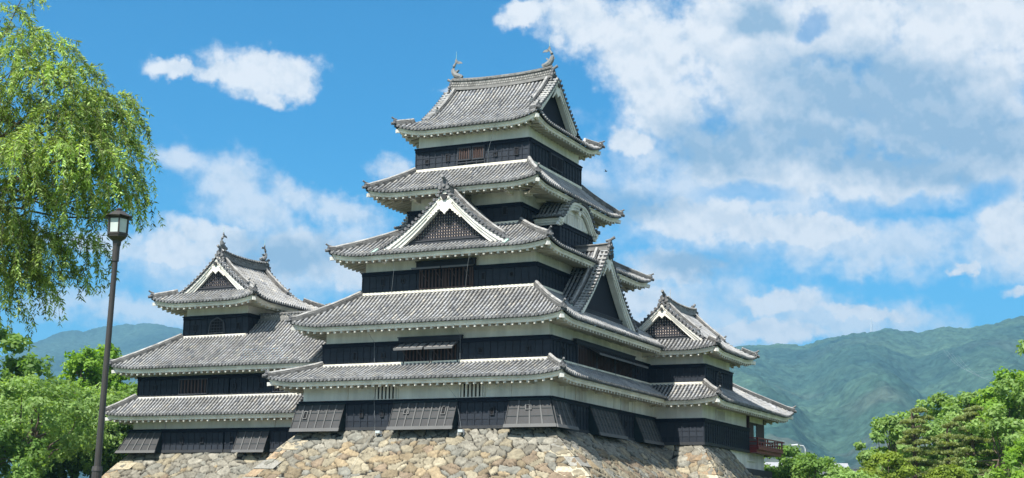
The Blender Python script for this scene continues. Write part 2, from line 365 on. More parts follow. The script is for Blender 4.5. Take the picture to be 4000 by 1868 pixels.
def eave(sl, par, ov, d0=.17, wide=1.0, rsp=.53, drop=.30, name='white_eave', nend=(0, 0), rafter=True):
    """white plastered fascia boards, rafters and soffit under the edge of a slope; ov: overhang to the wall"""
    mb = MB(); c = (.87, .84, .75); L0, L1 = sl.left(0), sl.right(0); n = max(4, int((L1 - L0) / .45))
    def row(dd, za, zb, th):
        for i in range(n):
            qa = L0 + (L1 - L0) * i / n; qb = L0 + (L1 - L0) * (i + 1) / n
            # follow the hip so that boards of two sides meet in a mitre
            qa2 = max(qa, sl.left(dd)); qb2 = min(qb, sl.right(dd))
            if qa2 >= qb2: continue
            za_, zb_ = sl.z(qa, 0), sl.z(qb, 0)
            pa = lambda q, z0, h, o: (sl.A[0] + sl.e[0] * q + sl.n[0] * o, sl.A[1] + sl.e[1] * q + sl.n[1] * o, z0 + h)
            mb.box8([pa(qa2, za_, zb, dd), pa(qb2, zb_, zb, dd), pa(qb2, zb_, zb, dd + th), pa(qa2, za_, zb, dd + th),
                     pa(qa2, za_, za, dd), pa(qb2, zb_, za, dd), pa(qb2, zb_, za, dd + th), pa(qa2, za_, za, dd + th)], c)
    row(d0, -.07, -.19, .2); row(d0 + .07, -.19, -.36, .2)
    # rafters
    if rafter:
        q = L0 + .25
        while q < L1 - .2:
            dend = ov + .05; 
            lo_ = d0 + .10; hi_ = dend
            while hi_ > lo_ + .05 and not (sl.left(hi_) - .05 <= q <= sl.right(hi_) + .05): hi_ -= .08
            if hi_ > lo_ + .1 and (q - L0 > .22) and (L1 - q > .22):
                zo = sl.z(q, 0) - .36; rise = .16 * (hi_ - lo_)
                f = lambda qq, dd, z: (sl.A[0] + sl.e[0] * qq + sl.n[0] * dd, sl.A[1] + sl.e[1] * qq + sl.n[1] * dd, z)
                w_ = .085; k0 = len(mb.c)
                mb.box8([f(q - w_, lo_, zo - .15), f(q + w_, lo_, zo - .15), f(q + w_, hi_, zo - .15 + rise), f(q - w_, hi_, zo - .15 + rise),
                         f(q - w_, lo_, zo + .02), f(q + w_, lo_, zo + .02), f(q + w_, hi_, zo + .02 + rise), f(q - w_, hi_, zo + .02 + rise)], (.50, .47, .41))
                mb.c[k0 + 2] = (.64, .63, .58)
            q += rsp
    # soffit
    m = max(6, int((L1 - L0) / .6))
    for i in range(m):
        qa = L0 + (L1 - L0) * i / m; qb = L0 + (L1 - L0) * (i + 1) / m
        for (da, db) in ((d0 + .2, (ov + d0) / 2 + .1), ((ov + d0) / 2 + .1, ov + .1)):
            a0, b0 = max(qa, sl.left(da)), min(qb, sl.right(da)); a1, b1 = max(qa, sl.left(db)), min(qb, sl.right(db))
            if a0 >= b0: continue
            a1 = min(a1, b0) if a1 > b1 else a1
            if a1 > b1: a1 = b1 = max(min(a1, sl.right(db)), sl.left(db))
            f = lambda qq, dd: (sl.A[0] + sl.e[0] * qq + sl.n[0] * dd, sl.A[1] + sl.e[1] * qq + sl.n[1] * dd, sl.z(min(max(qq, L0), L1), 0) - .345 + .16 * (dd - d0))
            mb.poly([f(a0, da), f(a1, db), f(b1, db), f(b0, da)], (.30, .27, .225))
    return mb.build(name, M_PLAST, par)
def hip(sl, side, par, d1=None, sc=1.0, ends=True, beam=True, name='hip_ridge', dstart=0.0):
    mb = MB(); D = d1 or sl.D; pts = []
    n = 12
    for i in range(n + 1):
        d = dstart + (D - dstart) * i / n; q = sl.left(d) if side == 'L' else sl.right(d); p = sl.P(q, d, .02)
        if i == 0: p.z += .10
        if i == 1: p.z += .03
        pts.append(p)
    # walk outwards beyond the corner
    o = (pts[0] - pts[1]); o.z = 0; o.normalize()
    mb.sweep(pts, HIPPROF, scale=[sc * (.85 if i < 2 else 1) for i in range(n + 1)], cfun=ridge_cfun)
    if ends:
        oni(mb, pts[0] + Vector((0, 0, .02)), o, .72 * sc)
        mb.tube([pts[0] + Vector((0, 0, .0)), pts[0] + o * .25 + Vector((0, 0, -.02))], .11, 8, (.15, .15, .15))
    r = mb.build(name, M_RIDGE, par)
    if beam:
        mb = MB(); c = Vector((pts[0].x, pts[0].y, sl.P(sl.left(0) if side == 'L' else sl.right(0), 0).z)); inn = (pts[3] - pts[0]); inn.z = 0; inn.normalize()
        a = c + inn * .12 + Vector((0, 0, -.44)); b = c + inn * 2.3 + Vector((0, 0, -.12)); mb.bar(a, b, .24, .24, (.85, .85, .82))
        mb.build('corner_beam', M_PLAST, par)
    return r
def lin(x0, x1, D): return lambda d: x0 + (x1 - x0) * d / D
def skirt(par, eb, ib, z0, z1, lift=.35, sag=.22, sides='FRBL', ov=None, inner=None, hips=True, sc=1.0, **kw):
    """roof ring between the eave rectangle eb and the upper wall rectangle ib: (x0,x1,y0,y1)"""
    X0, X1, Y0, Y1 = eb; x0, x1, y0, y1 = ib; out = {}
    H = lambda D: (lambda d: z0 + (z1 - z0) * ((d / D) * (1 - sag) + sag * (d / D) ** 2))
    spec = {'F': ((X0, Y0), (1, 0), (0, 1), y0 - Y0, x0 - X0, X1 - X0, x1 - X0), 'R': ((X1, Y0), (0, 1), (-1, 0), X1 - x1, y0 - Y0, Y1 - Y0, y1 - Y0),
            'B': ((X1, Y1), (-1, 0), (0, -1), Y1 - y1, X1 - x1, X1 - X0, X1 - x0), 'L': ((X0, Y1), (0, -1), (1, 0), x0 - X0, Y1 - y1, Y1 - Y0, Y1 - y0)}
    for k in sides:
        A, e, n, D, la, L, rb = spec[k]
        s_ = Slope(A, e, n, D, H(D), lin(0, la, D), lin(L, rb, D), lift)
        out[k] = s_; t = tiles(s_, par); w = D if ov is None else ov
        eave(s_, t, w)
        # white plaster strip where the roof meets the wall
        mb = MB(); fl = lambda q, o, z: (A[0] + e[0] * q + n[0] * o, A[1] + e[1] * q + n[1] * o, z)
        mb.fb(fl, la + .02, rb - .02, D - .14, D + .05, z1 - .05, z1 + .13, (.82, .80, .70)); mb.build('plaster_flashing', M_PLAST, t)
        if hips: hip(s_, 'L', par, D + (.05 if k in 'FB' else 0), sc)
    return out

# ---- walls
def cladding(par, F, s0, s1, z0, z1, top=.26, out=.0, skipc=None):
    mb = MB(); c = (.029, .034, .043); c2 = (.011, .014, .022)
    mb.fb(F, s0, s1, -.14, 0, z0, z1, c)
    z = z0 + .2; h = .40; k = 0
    while z < z1 - top - .05:
        zz = min(z + h, z1 - top); v = rnd.uniform(.85, 1.15); cc = tuple(x * v for x in c)
        mb.poly([F(s0, .028, z), F(s1, .028, z), F(s1, .004, zz), F(s0, .004, zz)], cc); mb.poly([F(s0, 0, z), F(s1, 0, z), F(s1, .028, z), F(s0, .028, z)], c2)
        z = zz
    n = max(1, round((s1 - s0) / .53))
    for i in range(n + 1):
        s_ = s0 + (s1 - s0) * i / n; mb.fb(F, s_ - .035, s_ + .035, 0, .065, z0 + .2, z1 - top, c)
    mb.fb(F, s0 - .03, s1 + .03, 0, .10, z1 - top, z1 - .03, c2); mb.fb(F, s0 - .06, s1 + .06, -.02, .16, z1 - .05, z1 + .02, c2)
    mb.fb(F, s0 - .03, s1 + .03, 0, .09, z0, z0 + .2, (.05, .052, .055))
    return mb.build('board_cladding', M_BLACK, par)
def loophole(par, F, s_, z, w=.28, h=.32, o=.05, tilt=0, zt=0):
    mb = MB(); c = (.035, .037, .042); g_ = lambda a, b, c_: F(a, b + tilt * (zt - c_), c_)
    for a in ((-w / 2 - .05, -w / 2), (w / 2, w / 2 + .05)): mb.fb(g_, s_ + a[0], s_ + a[1], o - .05, o + .06, z - h / 2 - .05, z + h / 2 + .05, c)
    for a in ((-h / 2 - .05, -h / 2), (h / 2, h / 2 + .05)): mb.fb(g_, s_ - w / 2, s_ + w / 2, o - .05, o + .06, z + a[0], z + a[1], c)
    f = mb.build('loophole', M_BLACK, par)
    mb = MB(); mb.fb(g_, s_ - w / 2, s_ + w / 2, o - .1, o + .01, z - h / 2, z + h / 2); mb.build('loophole_opening', M_DARK, f if par.parent is None else par)
def window(par, F, s0, s1, z0, z1, nb, bm, fm=None, fc=(.05, .053, .06), bw=.1, o=.05, bc=(.5, .5, .5), name='barred_window', rails=0):
    mb = MB(); fm = fm or M_BLACK
    mb.fb(F, s0 - .09, s0, 0, o + .07, z0 - .09, z1 + .09, fc); mb.fb(F, s1, s1 + .09, 0, o + .07, z0 - .09, z1 + .09, fc)
    mb.fb(F, s0, s1, 0, o + .07, z1, z1 + .09, fc); mb.fb(F, s0, s1, 0, o + .09, z0 - .09, z0, fc)
    w = mb.build(name, fm, par)
    mb = MB(); mb.fb(F, s0, s1, -.02, o - .02, z0, z1); mb.build('window_opening', M_DARK, w)
    mb = MB()
    for i in range(nb):
        a = s0 + (s1 - s0) * (i + .5) / nb; mb.fb(F, a - bw / 2, a + bw / 2, o - .02, o + .05, z0, z1, bc)
    for i in range(rails):
        zz = z0 + (z1 - z0) * (i + 1) / (rails + 1); mb.fb(F, s0, s1, o + .05, o + .07, zz - .03, zz + .03, bc)
    mb.build('window_bars', bm, w)
    return w
def storey(root, r, zb, zc, zt, sides='FRLB', inset=.12, base=None, nohip=None):
    x0, x1, y0, y1 = r; mb = MB(); i = inset
    mb.box(x0 + i, x1 - i, y0 + i, y1 - i, zb, zt, (.86, .855, .81)); w = mb.build('plaster_wall', M_PLAST, root)
    F = {'F': (frame(0, y0, (1, 0), (0, -1)), x0, x1), 'R': (frame(x1, 0, (0, 1), (1, 0)), y0, y1), 'B': (frame(0, y1, (1, 0), (0, 1)), x0, x1), 'L': (frame(x0, 0, (0, 1), (-1, 0)), y0, y1)}
    for k in sides: f, a, b = F[k]; F[k + 'c'] = cladding(w, f, a, b, zb, zc)
    F['w'] = w
    return F
def stone_drop(par, F, a, b, zt, zb, out=.85, ska=0., skb=0., holes=(), o0=.06, sill=True):
    """flared box that overhangs the stone base"""
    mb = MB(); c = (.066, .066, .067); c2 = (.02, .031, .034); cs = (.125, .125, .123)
    def q(t, z01, lift=0):   # t along, z01 0 top..1 bottom
        s_ = a + (b - a) * t + (ska * (1 - t) + skb * t) * z01; s_ = a + (b - a) * t + ska * z01 * (1 - t) + skb * z01 * t
        return F(s_, o0 + (out - o0) * z01 + lift, zt + (zb - zt) * z01)
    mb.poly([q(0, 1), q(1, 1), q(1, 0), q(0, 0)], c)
    mb.poly([q(0, 0), F(a, -.05, zt), F(a, -.05, zb), q(0, 1)], c2); mb.poly([q(1, 1), F(b, -.05, zb), F(b, -.05, zt), q(1, 0)], c2)
    mb.poly([q(0, 1), F(a, -.05, zb), F(b, -.05, zb), q(1, 1)], c2)
    n = max(2, round((b - a) / .62))
    def rib(t0, t1, v0, v1, l0, l1, col):
        mb.box8([q(t0, v1, l0), q(t1, v1, l0), q(t1, v1, l1), q(t0, v1, l1), q(t0, v0, l0), q(t1, v0, l0), q(t1, v0, l1), q(t0, v0, l1)], col)
    L = b - a
    for i in range(n + 1):
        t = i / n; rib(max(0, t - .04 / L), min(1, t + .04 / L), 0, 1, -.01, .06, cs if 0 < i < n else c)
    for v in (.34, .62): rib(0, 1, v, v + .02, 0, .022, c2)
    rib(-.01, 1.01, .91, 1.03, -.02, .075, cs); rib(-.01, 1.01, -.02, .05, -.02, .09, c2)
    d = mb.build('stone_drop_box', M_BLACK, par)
    for (t, v, w, h) in holes:
        m2 = MB(); rw = w / L / 2; rh = h / abs(zb - zt) / 2
        mb2 = MB()
        def rr(t0, t1, v0, v1, l0, l1, col): mb2.box8([q(t0, v1, l0), q(t1, v1, l0), q(t1, v1, l1), q(t0, v1, l1), q(t0, v0, l0), q(t1, v0, l0), q(t1, v0, l1), q(t0, v0, l1)], col)
        e1 = .06 / L; e2 = .05 / abs(zb - zt)
        rr(t - rw - e1, t - rw, v - rh - e2, v + rh + e2, 0, .09, cs); rr(t + rw, t + rw + e1, v - rh - e2, v + rh + e2, 0, .09, cs)
        rr(t - rw, t + rw, v - rh - e2, v - rh, 0, .09, cs); rr(t - rw, t + rw, v + rh, v + rh + e2, 0, .09, cs)
        mb2.build('loophole', M_BLACK, par)
        mb3 = MB(); mb3.box8([q(t - rw, v + rh, 0), q(t + rw, v + rh, 0), q(t + rw, v + rh, .02), q(t - rw, v + rh, .02), q(t - rw, v - rh, 0), q(t + rw, v - rh, 0), q(t + rw, v - rh, .02), q(t - rw, v - rh, .02)], c)
        mb3.build('loophole_opening', M_DARK, par)
    return d

# ---- gables
def gable(par, C, o, l, w, H, zb, over=.65, style='lattice', pend=1.0, verge=True, board=.46, wallz=None, zc=None, name='gable', desc=True, ridgetop=0.0, low=0.0):
    """C: 2-D centre of the verge line, o: outward unit, l: lateral unit, w: half width at the foot, H(a): roof surface height at |a|"""
    def P(a, out, z): return Vector((C[0] + o[0] * out + l[0] * a, C[1] + o[1] * out + l[1] * a, z))
    za = H(0); N = 14
    # gable wall
    mb = MB(); back = -over; n = 12
    inner = w - .35
    top = [(a, H(abs(a)) - .22) for a in [inner * (k / n * 2 - 1) for k in range(n + 1)]]
    pts = [P(-inner, back, zb)] + [P(a, back, max(z, zb)) for a, z in top] + [P(inner, back, zb)]
    if style == 'lattice':
        mb.poly(pts, (.82, .72, .68)); wall = mb.build(name + '_wall', M_PLAST, par)
        mb = MB(); c = (.05, .048, .055)
        k = -int(inner / .20)
        while k * .20 < inner:
            a = k * .20; zt = H(abs(a)) - .3
            if zt > zb + .3: mb.box8([P(a - .045, back + .02, zb + .2), P(a + .045, back + .02, zb + .2), P(a + .045, back + .09, zb + .2), P(a - .045, back + .09, zb + .2), P(a - .045, back + .02, zt), P(a + .045, back + .02, zt), P(a + .045, back + .09, zt), P(a - .045, back + .09, zt)], c)
            k += 1
        z = zb + .3
        while z < za - .8:
            a = inner
            while a > 0 and H(a) - .3 < z: a -= .05
            mb.box8([P(-a, back + .09, z - .04), P(a, back + .09, z - .04), P(a, back + .12, z - .04), P(-a, back + .12, z - .04), P(-a, back + .09, z + .04), P(a, back + .09, z + .04), P(a, back + .12, z + .04), P(-a, back + .12, z + .04)], c)
            z += .20
        mb.build('gable_lattice', M_BLACK, wall)
    elif style == 'board':
        mb.poly(pts, (.018, .02, .026)); wall = mb.build(name + '_wall', M_BLACK, par)
    else:
        mb.poly(pts, (.86, .855, .81)); wall = mb.build(name + '_wall', M_PLAST, par)
    if style != 'plaster':
        mb = MB(); hw = inner * .93
        for (z0, z1, oo) in ((zb - .02, zb + .16, .20), (zb + .16, zb + .22, .26)):
            mb.box8([P(-hw, back, z0), P(hw, back, z0), P(hw, back + oo, z0), P(-hw, back + oo, z0), P(-hw, back, z1), P(hw, back, z1), P(hw, back + oo, z1), P(-hw, back + oo, z1)], (.06, .063, .07))
        mb.build('gable_sill', M_BLACK, wall)
    # barge boards: outer one and the stepped inner mouldings
    for sgn in (-1, 1):
        mb = MB()
        for (o0, o1, t0, t1, cc) in ((-.16, -.04, .10, board * .62, .80), (-.24, -.12, board * .55, board, .76), (-over + .08, -.2, board * .9, board * 1.45 if style != 'board' else board * 1.2, .80)):
            prev = None
            for k in range(N + 1):
                a = w * k / N; zz = H(a); f = 1 + (.35 if style != 'plaster' else 0) * (k / N) ** 2
                sec = [P(sgn * a, o0, zz - t0), P(sgn * a, o1, zz - t0), P(sgn * a, o1, zz - t1 * f), P(sgn * a, o0, zz - t1 * f)]
                if k == 0 or True:
                    if prev:
                        for j in range(4): mb.poly([prev[j], prev[(j + 1) % 4], sec[(j + 1) % 4], sec[j]], (cc, cc, cc * .95))
                    else: mb.poly(sec, (cc, cc, cc))
                prev = sec
            mb.poly(prev[::-1], (cc, cc, cc))
        mb.build('barge_board', M_PLAST, wall)
    # pendant
    if pend:
        mb = MB(); s_ = pend; zt = za - board * 1.05
        half = [(0, .16), (.22, .12), (.26, -.12), (.14, -.26), (.40, -.30), (.52, -.40), (.46, -.54), (.30, -.56), (.34, -.72), (.26, -.90), (.12, -.98), (0, -1.14)]
        ol = [(a, b) for a, b in half] + [(-a, b) for a, b in half[::-1][1:-1]]
        F1 = [P(a * s_, .02 - .06, zt + b * s_) for a, b in ol]; F0 = [P(a * s_, -.16, zt + b * s_) for a, b in ol]
        mb.poly(F1, (.86, .85, .80)); mb.poly(F0[::-1], (.8, .8, .76))
        for i in range(len(ol)): j = (i + 1) % len(ol); mb.poly([F1[i], F0[i], F0[j], F1[j]], (.84, .83, .78))
        for sg in (-1, 1):   # frilled wings along the boards
            for k in range(5):
                a = (.45 + .16 * k) * s_; zz = H(a) - board * 1.3 - .10 * s_
                mb.disc(P(sg * a, -.10, zz), (o[0], o[1], 0), (.15 - .018 * k) * s_, (.86, .85, .80), 7, .06)
        pd = mb.build('gable_pendant', M_PLAST, wall)
        mb = MB(); mb.disc(P(0, -.06, zt - .06 * s_), (o[0], o[1], 0), .20 * s_, (.05, .05, .05), 6, .14); mb.build('pendant_boss', M_BLACK, wall)
    # verge tiles: short cover tiles laid across the edge, with round ends
    if verge:
        mb = MB(); a = .22
        while a < w + .05:
            for sgn in (-1, 1):
                zz = H(a) + .06; c = tilec(.26, .5)
                mb.tube([P(sgn * a, .04, zz), P(sgn * a, -.62, zz + .03)], .085, 7, c)
                mb.disc(P(sgn * a, .03, zz), (o[0], o[1], 0), .11, (.13, .13, .135), 8, .04)
                zz2 = H(a + .14) - .0
                mb.box8([P(sgn * (a + .02), -.5, zz2 - .06), P(sgn * (a + .24), -.5, H(a + .24) - .06), P(sgn * (a + .24), .0, H(a + .24) - .06), P(sgn * (a + .02), .0, zz2 - .06),
                         P(sgn * (a + .02), -.5, zz2 + .06), P(sgn * (a + .24), -.5, H(a + .24) + .05), P(sgn * (a + .24), .0, H(a + .24) + .05), P(sgn * (a + .02), .0, zz2 + .06)], (.12, .12, .125))
            a += .27
        mb.build('verge_tiles', M_TILE, wall)
    if desc:
        for sgn in (-1, 1):   # ridge coming down beside the verge
            mb = MB(); a1 = desc if desc is not True else w * .80
            ps = [P(sgn * (.15 + (a1 - .15) * k / 12), -.86, H(.15 + (a1 - .15) * k / 12) + .05) for k in range(13)]
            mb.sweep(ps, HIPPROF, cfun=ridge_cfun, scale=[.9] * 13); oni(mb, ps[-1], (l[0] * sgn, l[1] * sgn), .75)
            mb.build('descending_ridge', M_RIDGE, par)
    return wall
def top_ridge(par, pts, sc=1.0, tall=.75, ends=(1, 1), deco=True):
    """main ridge: stacked courses, openwork band and a rolled cap"""
    mb = MB(); w = .22 * sc; t = tall
    prof = [(-w - .08, -.15), (-w - .08, .06), (-w, .08), (-w, t * .62), (-w - .07, t * .66), (-w - .07, t * .80), (-.12, t * .86), (-.10, t * .96), (0, t), (.10, t * .96), (.12, t * .86), (w + .07, t * .80), (w + .07, t * .66), (w, t * .62), (w, .08), (w + .08, .06), (w + .08, -.15)]
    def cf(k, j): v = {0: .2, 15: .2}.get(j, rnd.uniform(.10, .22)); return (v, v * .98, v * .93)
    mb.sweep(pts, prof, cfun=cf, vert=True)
    if deco:
        P_ = [Vector(p) for p in pts]; L = sum((P_[i + 1] - P_[i]).length for i in range(len(P_) - 1)); n = int(L / .19)
        for r_ in range(2):
            for i in range(n):
                f = (i + .5 * (r_ % 2) + .25) / n * (len(P_) - 1); k = min(int(f), len(P_) - 2); p = P_[k].lerp(P_[k + 1], f - k); d = (P_[k + 1] - P_[k]).normalized(); l = d.cross(Vector((0, 0, 1))).normalized()
                for sg in (-1, 1):
                    v = rnd.uniform(.2, .38); mb.disc(p + l * sg * w + Vector((0, 0, t * (.22 + .22 * r_))), l * sg, .07, (v, v * .97, v * .9), 6, .04)
        for i in range(int(L / .3)):
            f = (i + .5) / int(L / .3) * (len(P_) - 1); k = min(int(f), len(P_) - 2); p = P_[k].lerp(P_[k + 1], f - k); d = (P_[k + 1] - P_[k]).normalized(); l = d.cross(Vector((0, 0, 1))).normalized()
            for sg in (-1, 1): mb.tube([p + Vector((0, 0, t * .84)) - l * sg * .02, p + l * sg * (w + .12) + Vector((0, 0, t * .70))], .07, 6, tilec(.15, .32))
    for i, (a, b) in enumerate(((0, 1), (-1, -2))):
        if ends[i]:
            d = Vector(pts[a]) - Vector(pts[b]); p = Vector(pts[a]) + d.normalized() * .05 + Vector((0, 0, .05)); oni(mb, p, (d.x, d.y), 1.15 * sc)
            for sg in (-1, 1):
                l = Vector((-d.y, d.x, 0)).normalized()
                for k in range(3): mb.disc(p + l * sg * (.30 + .05 * k) * sc + Vector((0, 0, (-.05 - .2 * k) * sc)), (d.x, d.y, 0), .10, (.15, .15, .15), 7, .12)
    return mb.build('main_ridge', M_RIDGE, par)
def fish(root, p, d, sc=1.0):
    """roof-ridge fish, tail in the air; d: 2-D direction away from the ridge"""
    p = Vector(p); d = Vector((d[0], d[1], 0)).normalized(); l = Vector((-d.y, d.x, 0)); z = Vector((0, 0, 1)); c = (.20, .205, .205)
    Q = lambda u, v, w=0: p + d * u * sc + z * v * sc + l * w * sc
    mb = MB(); prof = [(-.5, 0), (-.36, .36), (0, .5), (.36, .36), (.5, 0), (.36, -.36), (0, -.5), (-.36, -.36)]
    cur = [(-.42, .10, .26), (-.22, .14, .40), (.0, .24, .44), (.16, .44, .38), (.22, .68, .30), (.18, .92, .22), (.08, 1.10, .16), (-.02, 1.22, .10)]
    mb.sweep([Q(u, v) for u, v, r in cur], prof, c, scale=[r * sc for u, v, r in cur])
    def plate(pts, th=.05):
        a = [Q(u, v, -th / 2) for u, v in pts]; b = [Q(u, v, th / 2) for u, v in pts]; mb.poly(a, c); mb.poly(b[::-1], c)
        for i in range(len(a)): j = (i + 1) % len(a); mb.poly([a[i], a[j], b[j], b[i]], c)
    plate([(.04, 1.08), (.10, 1.30), (.02, 1.52), (-.10, 1.34), (-.16, 1.22)]); plate([(-.02, 1.14), (-.18, 1.28), (-.42, 1.22), (-.52, 1.06), (-.36, 1.10), (-.20, 1.06)])
    plate([(.02, .50), (-.14, .62), (-.26, .60), (-.16, .50), (-.02, .38)], .18); plate([(.20, .40), (.40, .52), (.38, .66), (.30, .60), (.34, .84), (.24, .78), (.24, .98), (.14, .9)], .04)
    plate([(-.5, .0), (-.58, .14), (-.44, .26), (-.30, .18), (-.2, -.02)], .22)
    f = mb.build('roof_fish', M_RIDGE, root)
    mb = MB(); mb.tube([Q(.0, 1.1), Q(.0, 2.05)], [.022, .008], 6); mb.build('lightning_rod', M_COPPER, f)
    return f
def irimoya(root, eb, ax, zE, zR, verge, lift=.35, sag=.36, style='board', over=.6, front='both', tall=.75, fishes=True, wall=None, board=.46, pend=1.0, desc=None, half=None, rin=.55, fsc=1.0):
    """hip-and-gable roof. eb: eave rectangle, ax: ridge axis 'x' or 'y', verge: inset of the gable edge from the eave"""
    X0, X1, Y0, Y1 = eb
    if ax == 'x': Dm = (Y1 - Y0) / 2; Lm = X1 - X0
    else: Dm = (X1 - X0) / 2; Lm = Y1 - Y0
    H = lambda d: zE + (zR - zE) * ((d / Dm) * (1 - sag) + sag * (d / Dm) ** 2)
    vg = verge
    left = lambda d: min(d, vg); right = lambda d: Lm - min(d, vg)
    S_ = {}
    if ax == 'x': mains = (('F', (X0, Y0), (1, 0), (0, 1)), ('B', (X1, Y1), (-1, 0), (0, -1))); sides = (('R', (X1, Y0), (0, 1), (-1, 0), Y1 - Y0), ('L', (X0, Y1), (0, -1), (1, 0), Y1 - Y0))
    else: mains = (('R', (X1, Y0), (0, 1), (-1, 0)), ('L', (X0, Y1), (0, -1), (1, 0))); sides = (('F', (X0, Y0), (1, 0), (0, 1), X1 - X0), ('B', (X1, Y1), (-1, 0), (0, -1), X1 - X0))
    fade = vg + over + .3
    for k, A, e, n in mains:
        s_ = Slope(A, e, n, Dm, H, left, right, lift, fade=fade); S_[k] = s_
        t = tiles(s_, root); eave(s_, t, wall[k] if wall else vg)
        hip(s_, 'L', root, vg + .05); hip(s_, 'R', root, vg + .05)
    for k, A, e, n, L in sides:
        D = vg + over
        s_ = Slope(A, e, n, D, H, (lambda d: d), (lambda d, L=L: L - d), lift, fade=fade); S_[k] = s_
        t = tiles(s_, root); eave(s_, t, wall[k] if wall else vg)
    # ridge, with a slight sweep up at the ends
    mx, my = (X0 + X1) / 2, (Y0 + Y1) / 2; pts = []
    for i in range(13):
        u = -1 + 2 * i / 12; hl = Lm / 2 - vg - rin; zz = zR - .02 + .22 * abs(u) ** 2.5
        pts.append((mx + u * hl, my, zz) if ax == 'x' else (mx, my + u * hl, zz))
    top_ridge(root, pts, tall=tall)
    hf = half or (Dm - vg - over * .3)
    for (sg, kk) in ((1, 'R' if ax == 'x' else 'B'), (-1, 'L' if ax == 'x' else 'F')):
        if ax == 'x': C = ((X1 - vg) if sg > 0 else (X0 + vg), my); o = (sg, 0); l = (0, 1)
        else: C = (mx, (Y1 - vg) if sg > 0 else (Y0 + vg)); o = (0, sg); l = (1, 0)
        gable(root, C, o, l, hf, lambda a: H(max(Dm - a, 0)), H(vg + over) - .02, over=over, style=style, board=board, pend=pend, desc=desc or True)
    if fishes:
        e0, e1 = Vector(pts[0]), Vector(pts[-1]); dd = (e1 - e0); dd.z = 0; dd.normalize()
        fish(root, e1 - dd * .25 + Vector((0, 0, tall * .92)), (dd.x, dd.y), fsc); fish(root, e0 + dd * .25 + Vector((0, 0, tall * .92)), (-dd.x, -dd.y), fsc)
    return S_, H
def dormer(root, C, o, l, w, H, depth, mainz, sp=.30, nm='dormer_slope', lo=.24, hi=.41):
    """roof of a gable standing on a slope: ridge runs back from C; mainz(out): height of the roof it stands on"""
    res = []
    for sg in (-1, 1):
        A = (C[0] + l[0] * sg * w, C[1] + l[1] * sg * w); n = (-l[0] * sg, -l[1] * sg); e = (-o[0], -o[1])
        s_ = Slope(A, e, n, w, (lambda d: H(max(w - d, 0))), (lambda d: 0.), (lambda d: depth))
        def dm(q, s_=s_):
            zz = mainz(q)
            if zz is None: return 0
            for k in range(0, 101):
                d = w * k / 100
                if s_.Hf(d) > zz - .03: return d
            return w
        res.append(tiles(s_, root, dmin=dm, name=nm, end=mainz(0) is None, lo=lo, hi=hi))
    return res

# ================================================================== THE MAIN KEEP
K = thing('castle_keep', (-8.5, 9.4, -2), 'tall five-tiered black and white castle keep in the middle of the picture', 'castle keep')
F1 = storey(K, (-17.75, .69, -1.38, 20.2), -1.95, 0, 1.6)
F2 = storey(K, (-17., 0., 0., 18.86), 2.42, 4.02, 5.5)
F3 = storey(K, (-15.13, -1.87, 1.77, 17.09), 7.5, 9.16, 10.6)
F4 = storey(K, (-12.94, -4.14, 4.09, 14.77), 12.35, 13.84, 15.35)
F5 = storey(K, (-12.89, -3.91, 4.82, 14.04), 16.85, 18.61, 20.2)
E1 = (-19.62, 2.17, -2.9, 22.0); E2 = (-18.7, 1.66, -1.7, 20.57); E3 = (-16.9, -.1, -.02, 18.88); E4 = (-15.2, -1.8, 1.78, 17.08); E5 = (-14.1, -2.7, 3.63, 15.23)
skirt(K, E1, (-17., 0., 0., 18.86), 1.27, 2.5, ov=1.55, lift=.30)
skirt(K, E2, (-15.13, -1.87, 1.77, 17.09), 5.08, 7.6, ov=1.7, lift=.34)
skirt(K, E3, (-12.94, -4.14, 4.09, 14.77), 10.12, 12.45, ov=1.75, lift=.36)
skirt(K, E4, (-12.89, -3.91, 4.82, 14.04), 14.88, 16.92, ov=2.25, lift=.36)
irimoya(K, E5, 'x', 19.72, 24.25, 1.02, lift=.55, sag=.36, style='board', over=.65, wall={k: 1.22 for k in 'FRBL'}, tall=.85, board=.5, pend=.85, half=3.45, fsc=1.05)

fx, fy = F1['F'][0], F1['R'][0]
w1 = F1['w']
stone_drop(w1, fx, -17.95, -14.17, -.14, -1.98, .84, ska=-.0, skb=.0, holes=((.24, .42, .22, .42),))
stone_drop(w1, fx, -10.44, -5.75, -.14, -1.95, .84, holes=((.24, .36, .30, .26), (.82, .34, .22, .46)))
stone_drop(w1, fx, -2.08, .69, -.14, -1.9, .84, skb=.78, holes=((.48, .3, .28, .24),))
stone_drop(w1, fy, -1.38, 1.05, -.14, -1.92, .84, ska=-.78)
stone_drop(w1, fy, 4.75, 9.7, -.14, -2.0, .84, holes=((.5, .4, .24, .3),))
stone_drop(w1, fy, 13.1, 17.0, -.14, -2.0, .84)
for x in (-12.9, -11.35, -3.3): loophole(w1, fx, x, -.85, .2, .42)
for y in (2.4, 11.4): loophole(w1, fy, y, -.85, .2, .3)
fxi = frame(0, -1.26, (1, 0), (0, -1)); fyi = frame(.57, 0, (0, 1), (1, 0)); WH = (.82, .81, .77)
window(w1, fxi, -12.0, -10.35, .08, .95, 6, M_PLAST, M_PLAST, WH, .14, .03, WH)
window(w1, fxi, -5.65, -4.0, .08, .98, 6, M_PLAST, M_PLAST, WH, .14, .03, WH)
window(w1, fyi, 2.85, 4.15, .08, .95, 5, M_PLAST, M_PLAST, WH, .13, .03, WH)
window(w1, fyi, 10.9, 12.2, .08, .95, 5, M_PLAST, M_PLAST, WH, .13, .03, WH)
mb = MB()                                       # plaster posts that show in the white band
for x in (-14.15, -2.1): mb.fb(fxi, x - .06, x + .06, 0, .06, .05, 1.35, (.80, .79, .75))
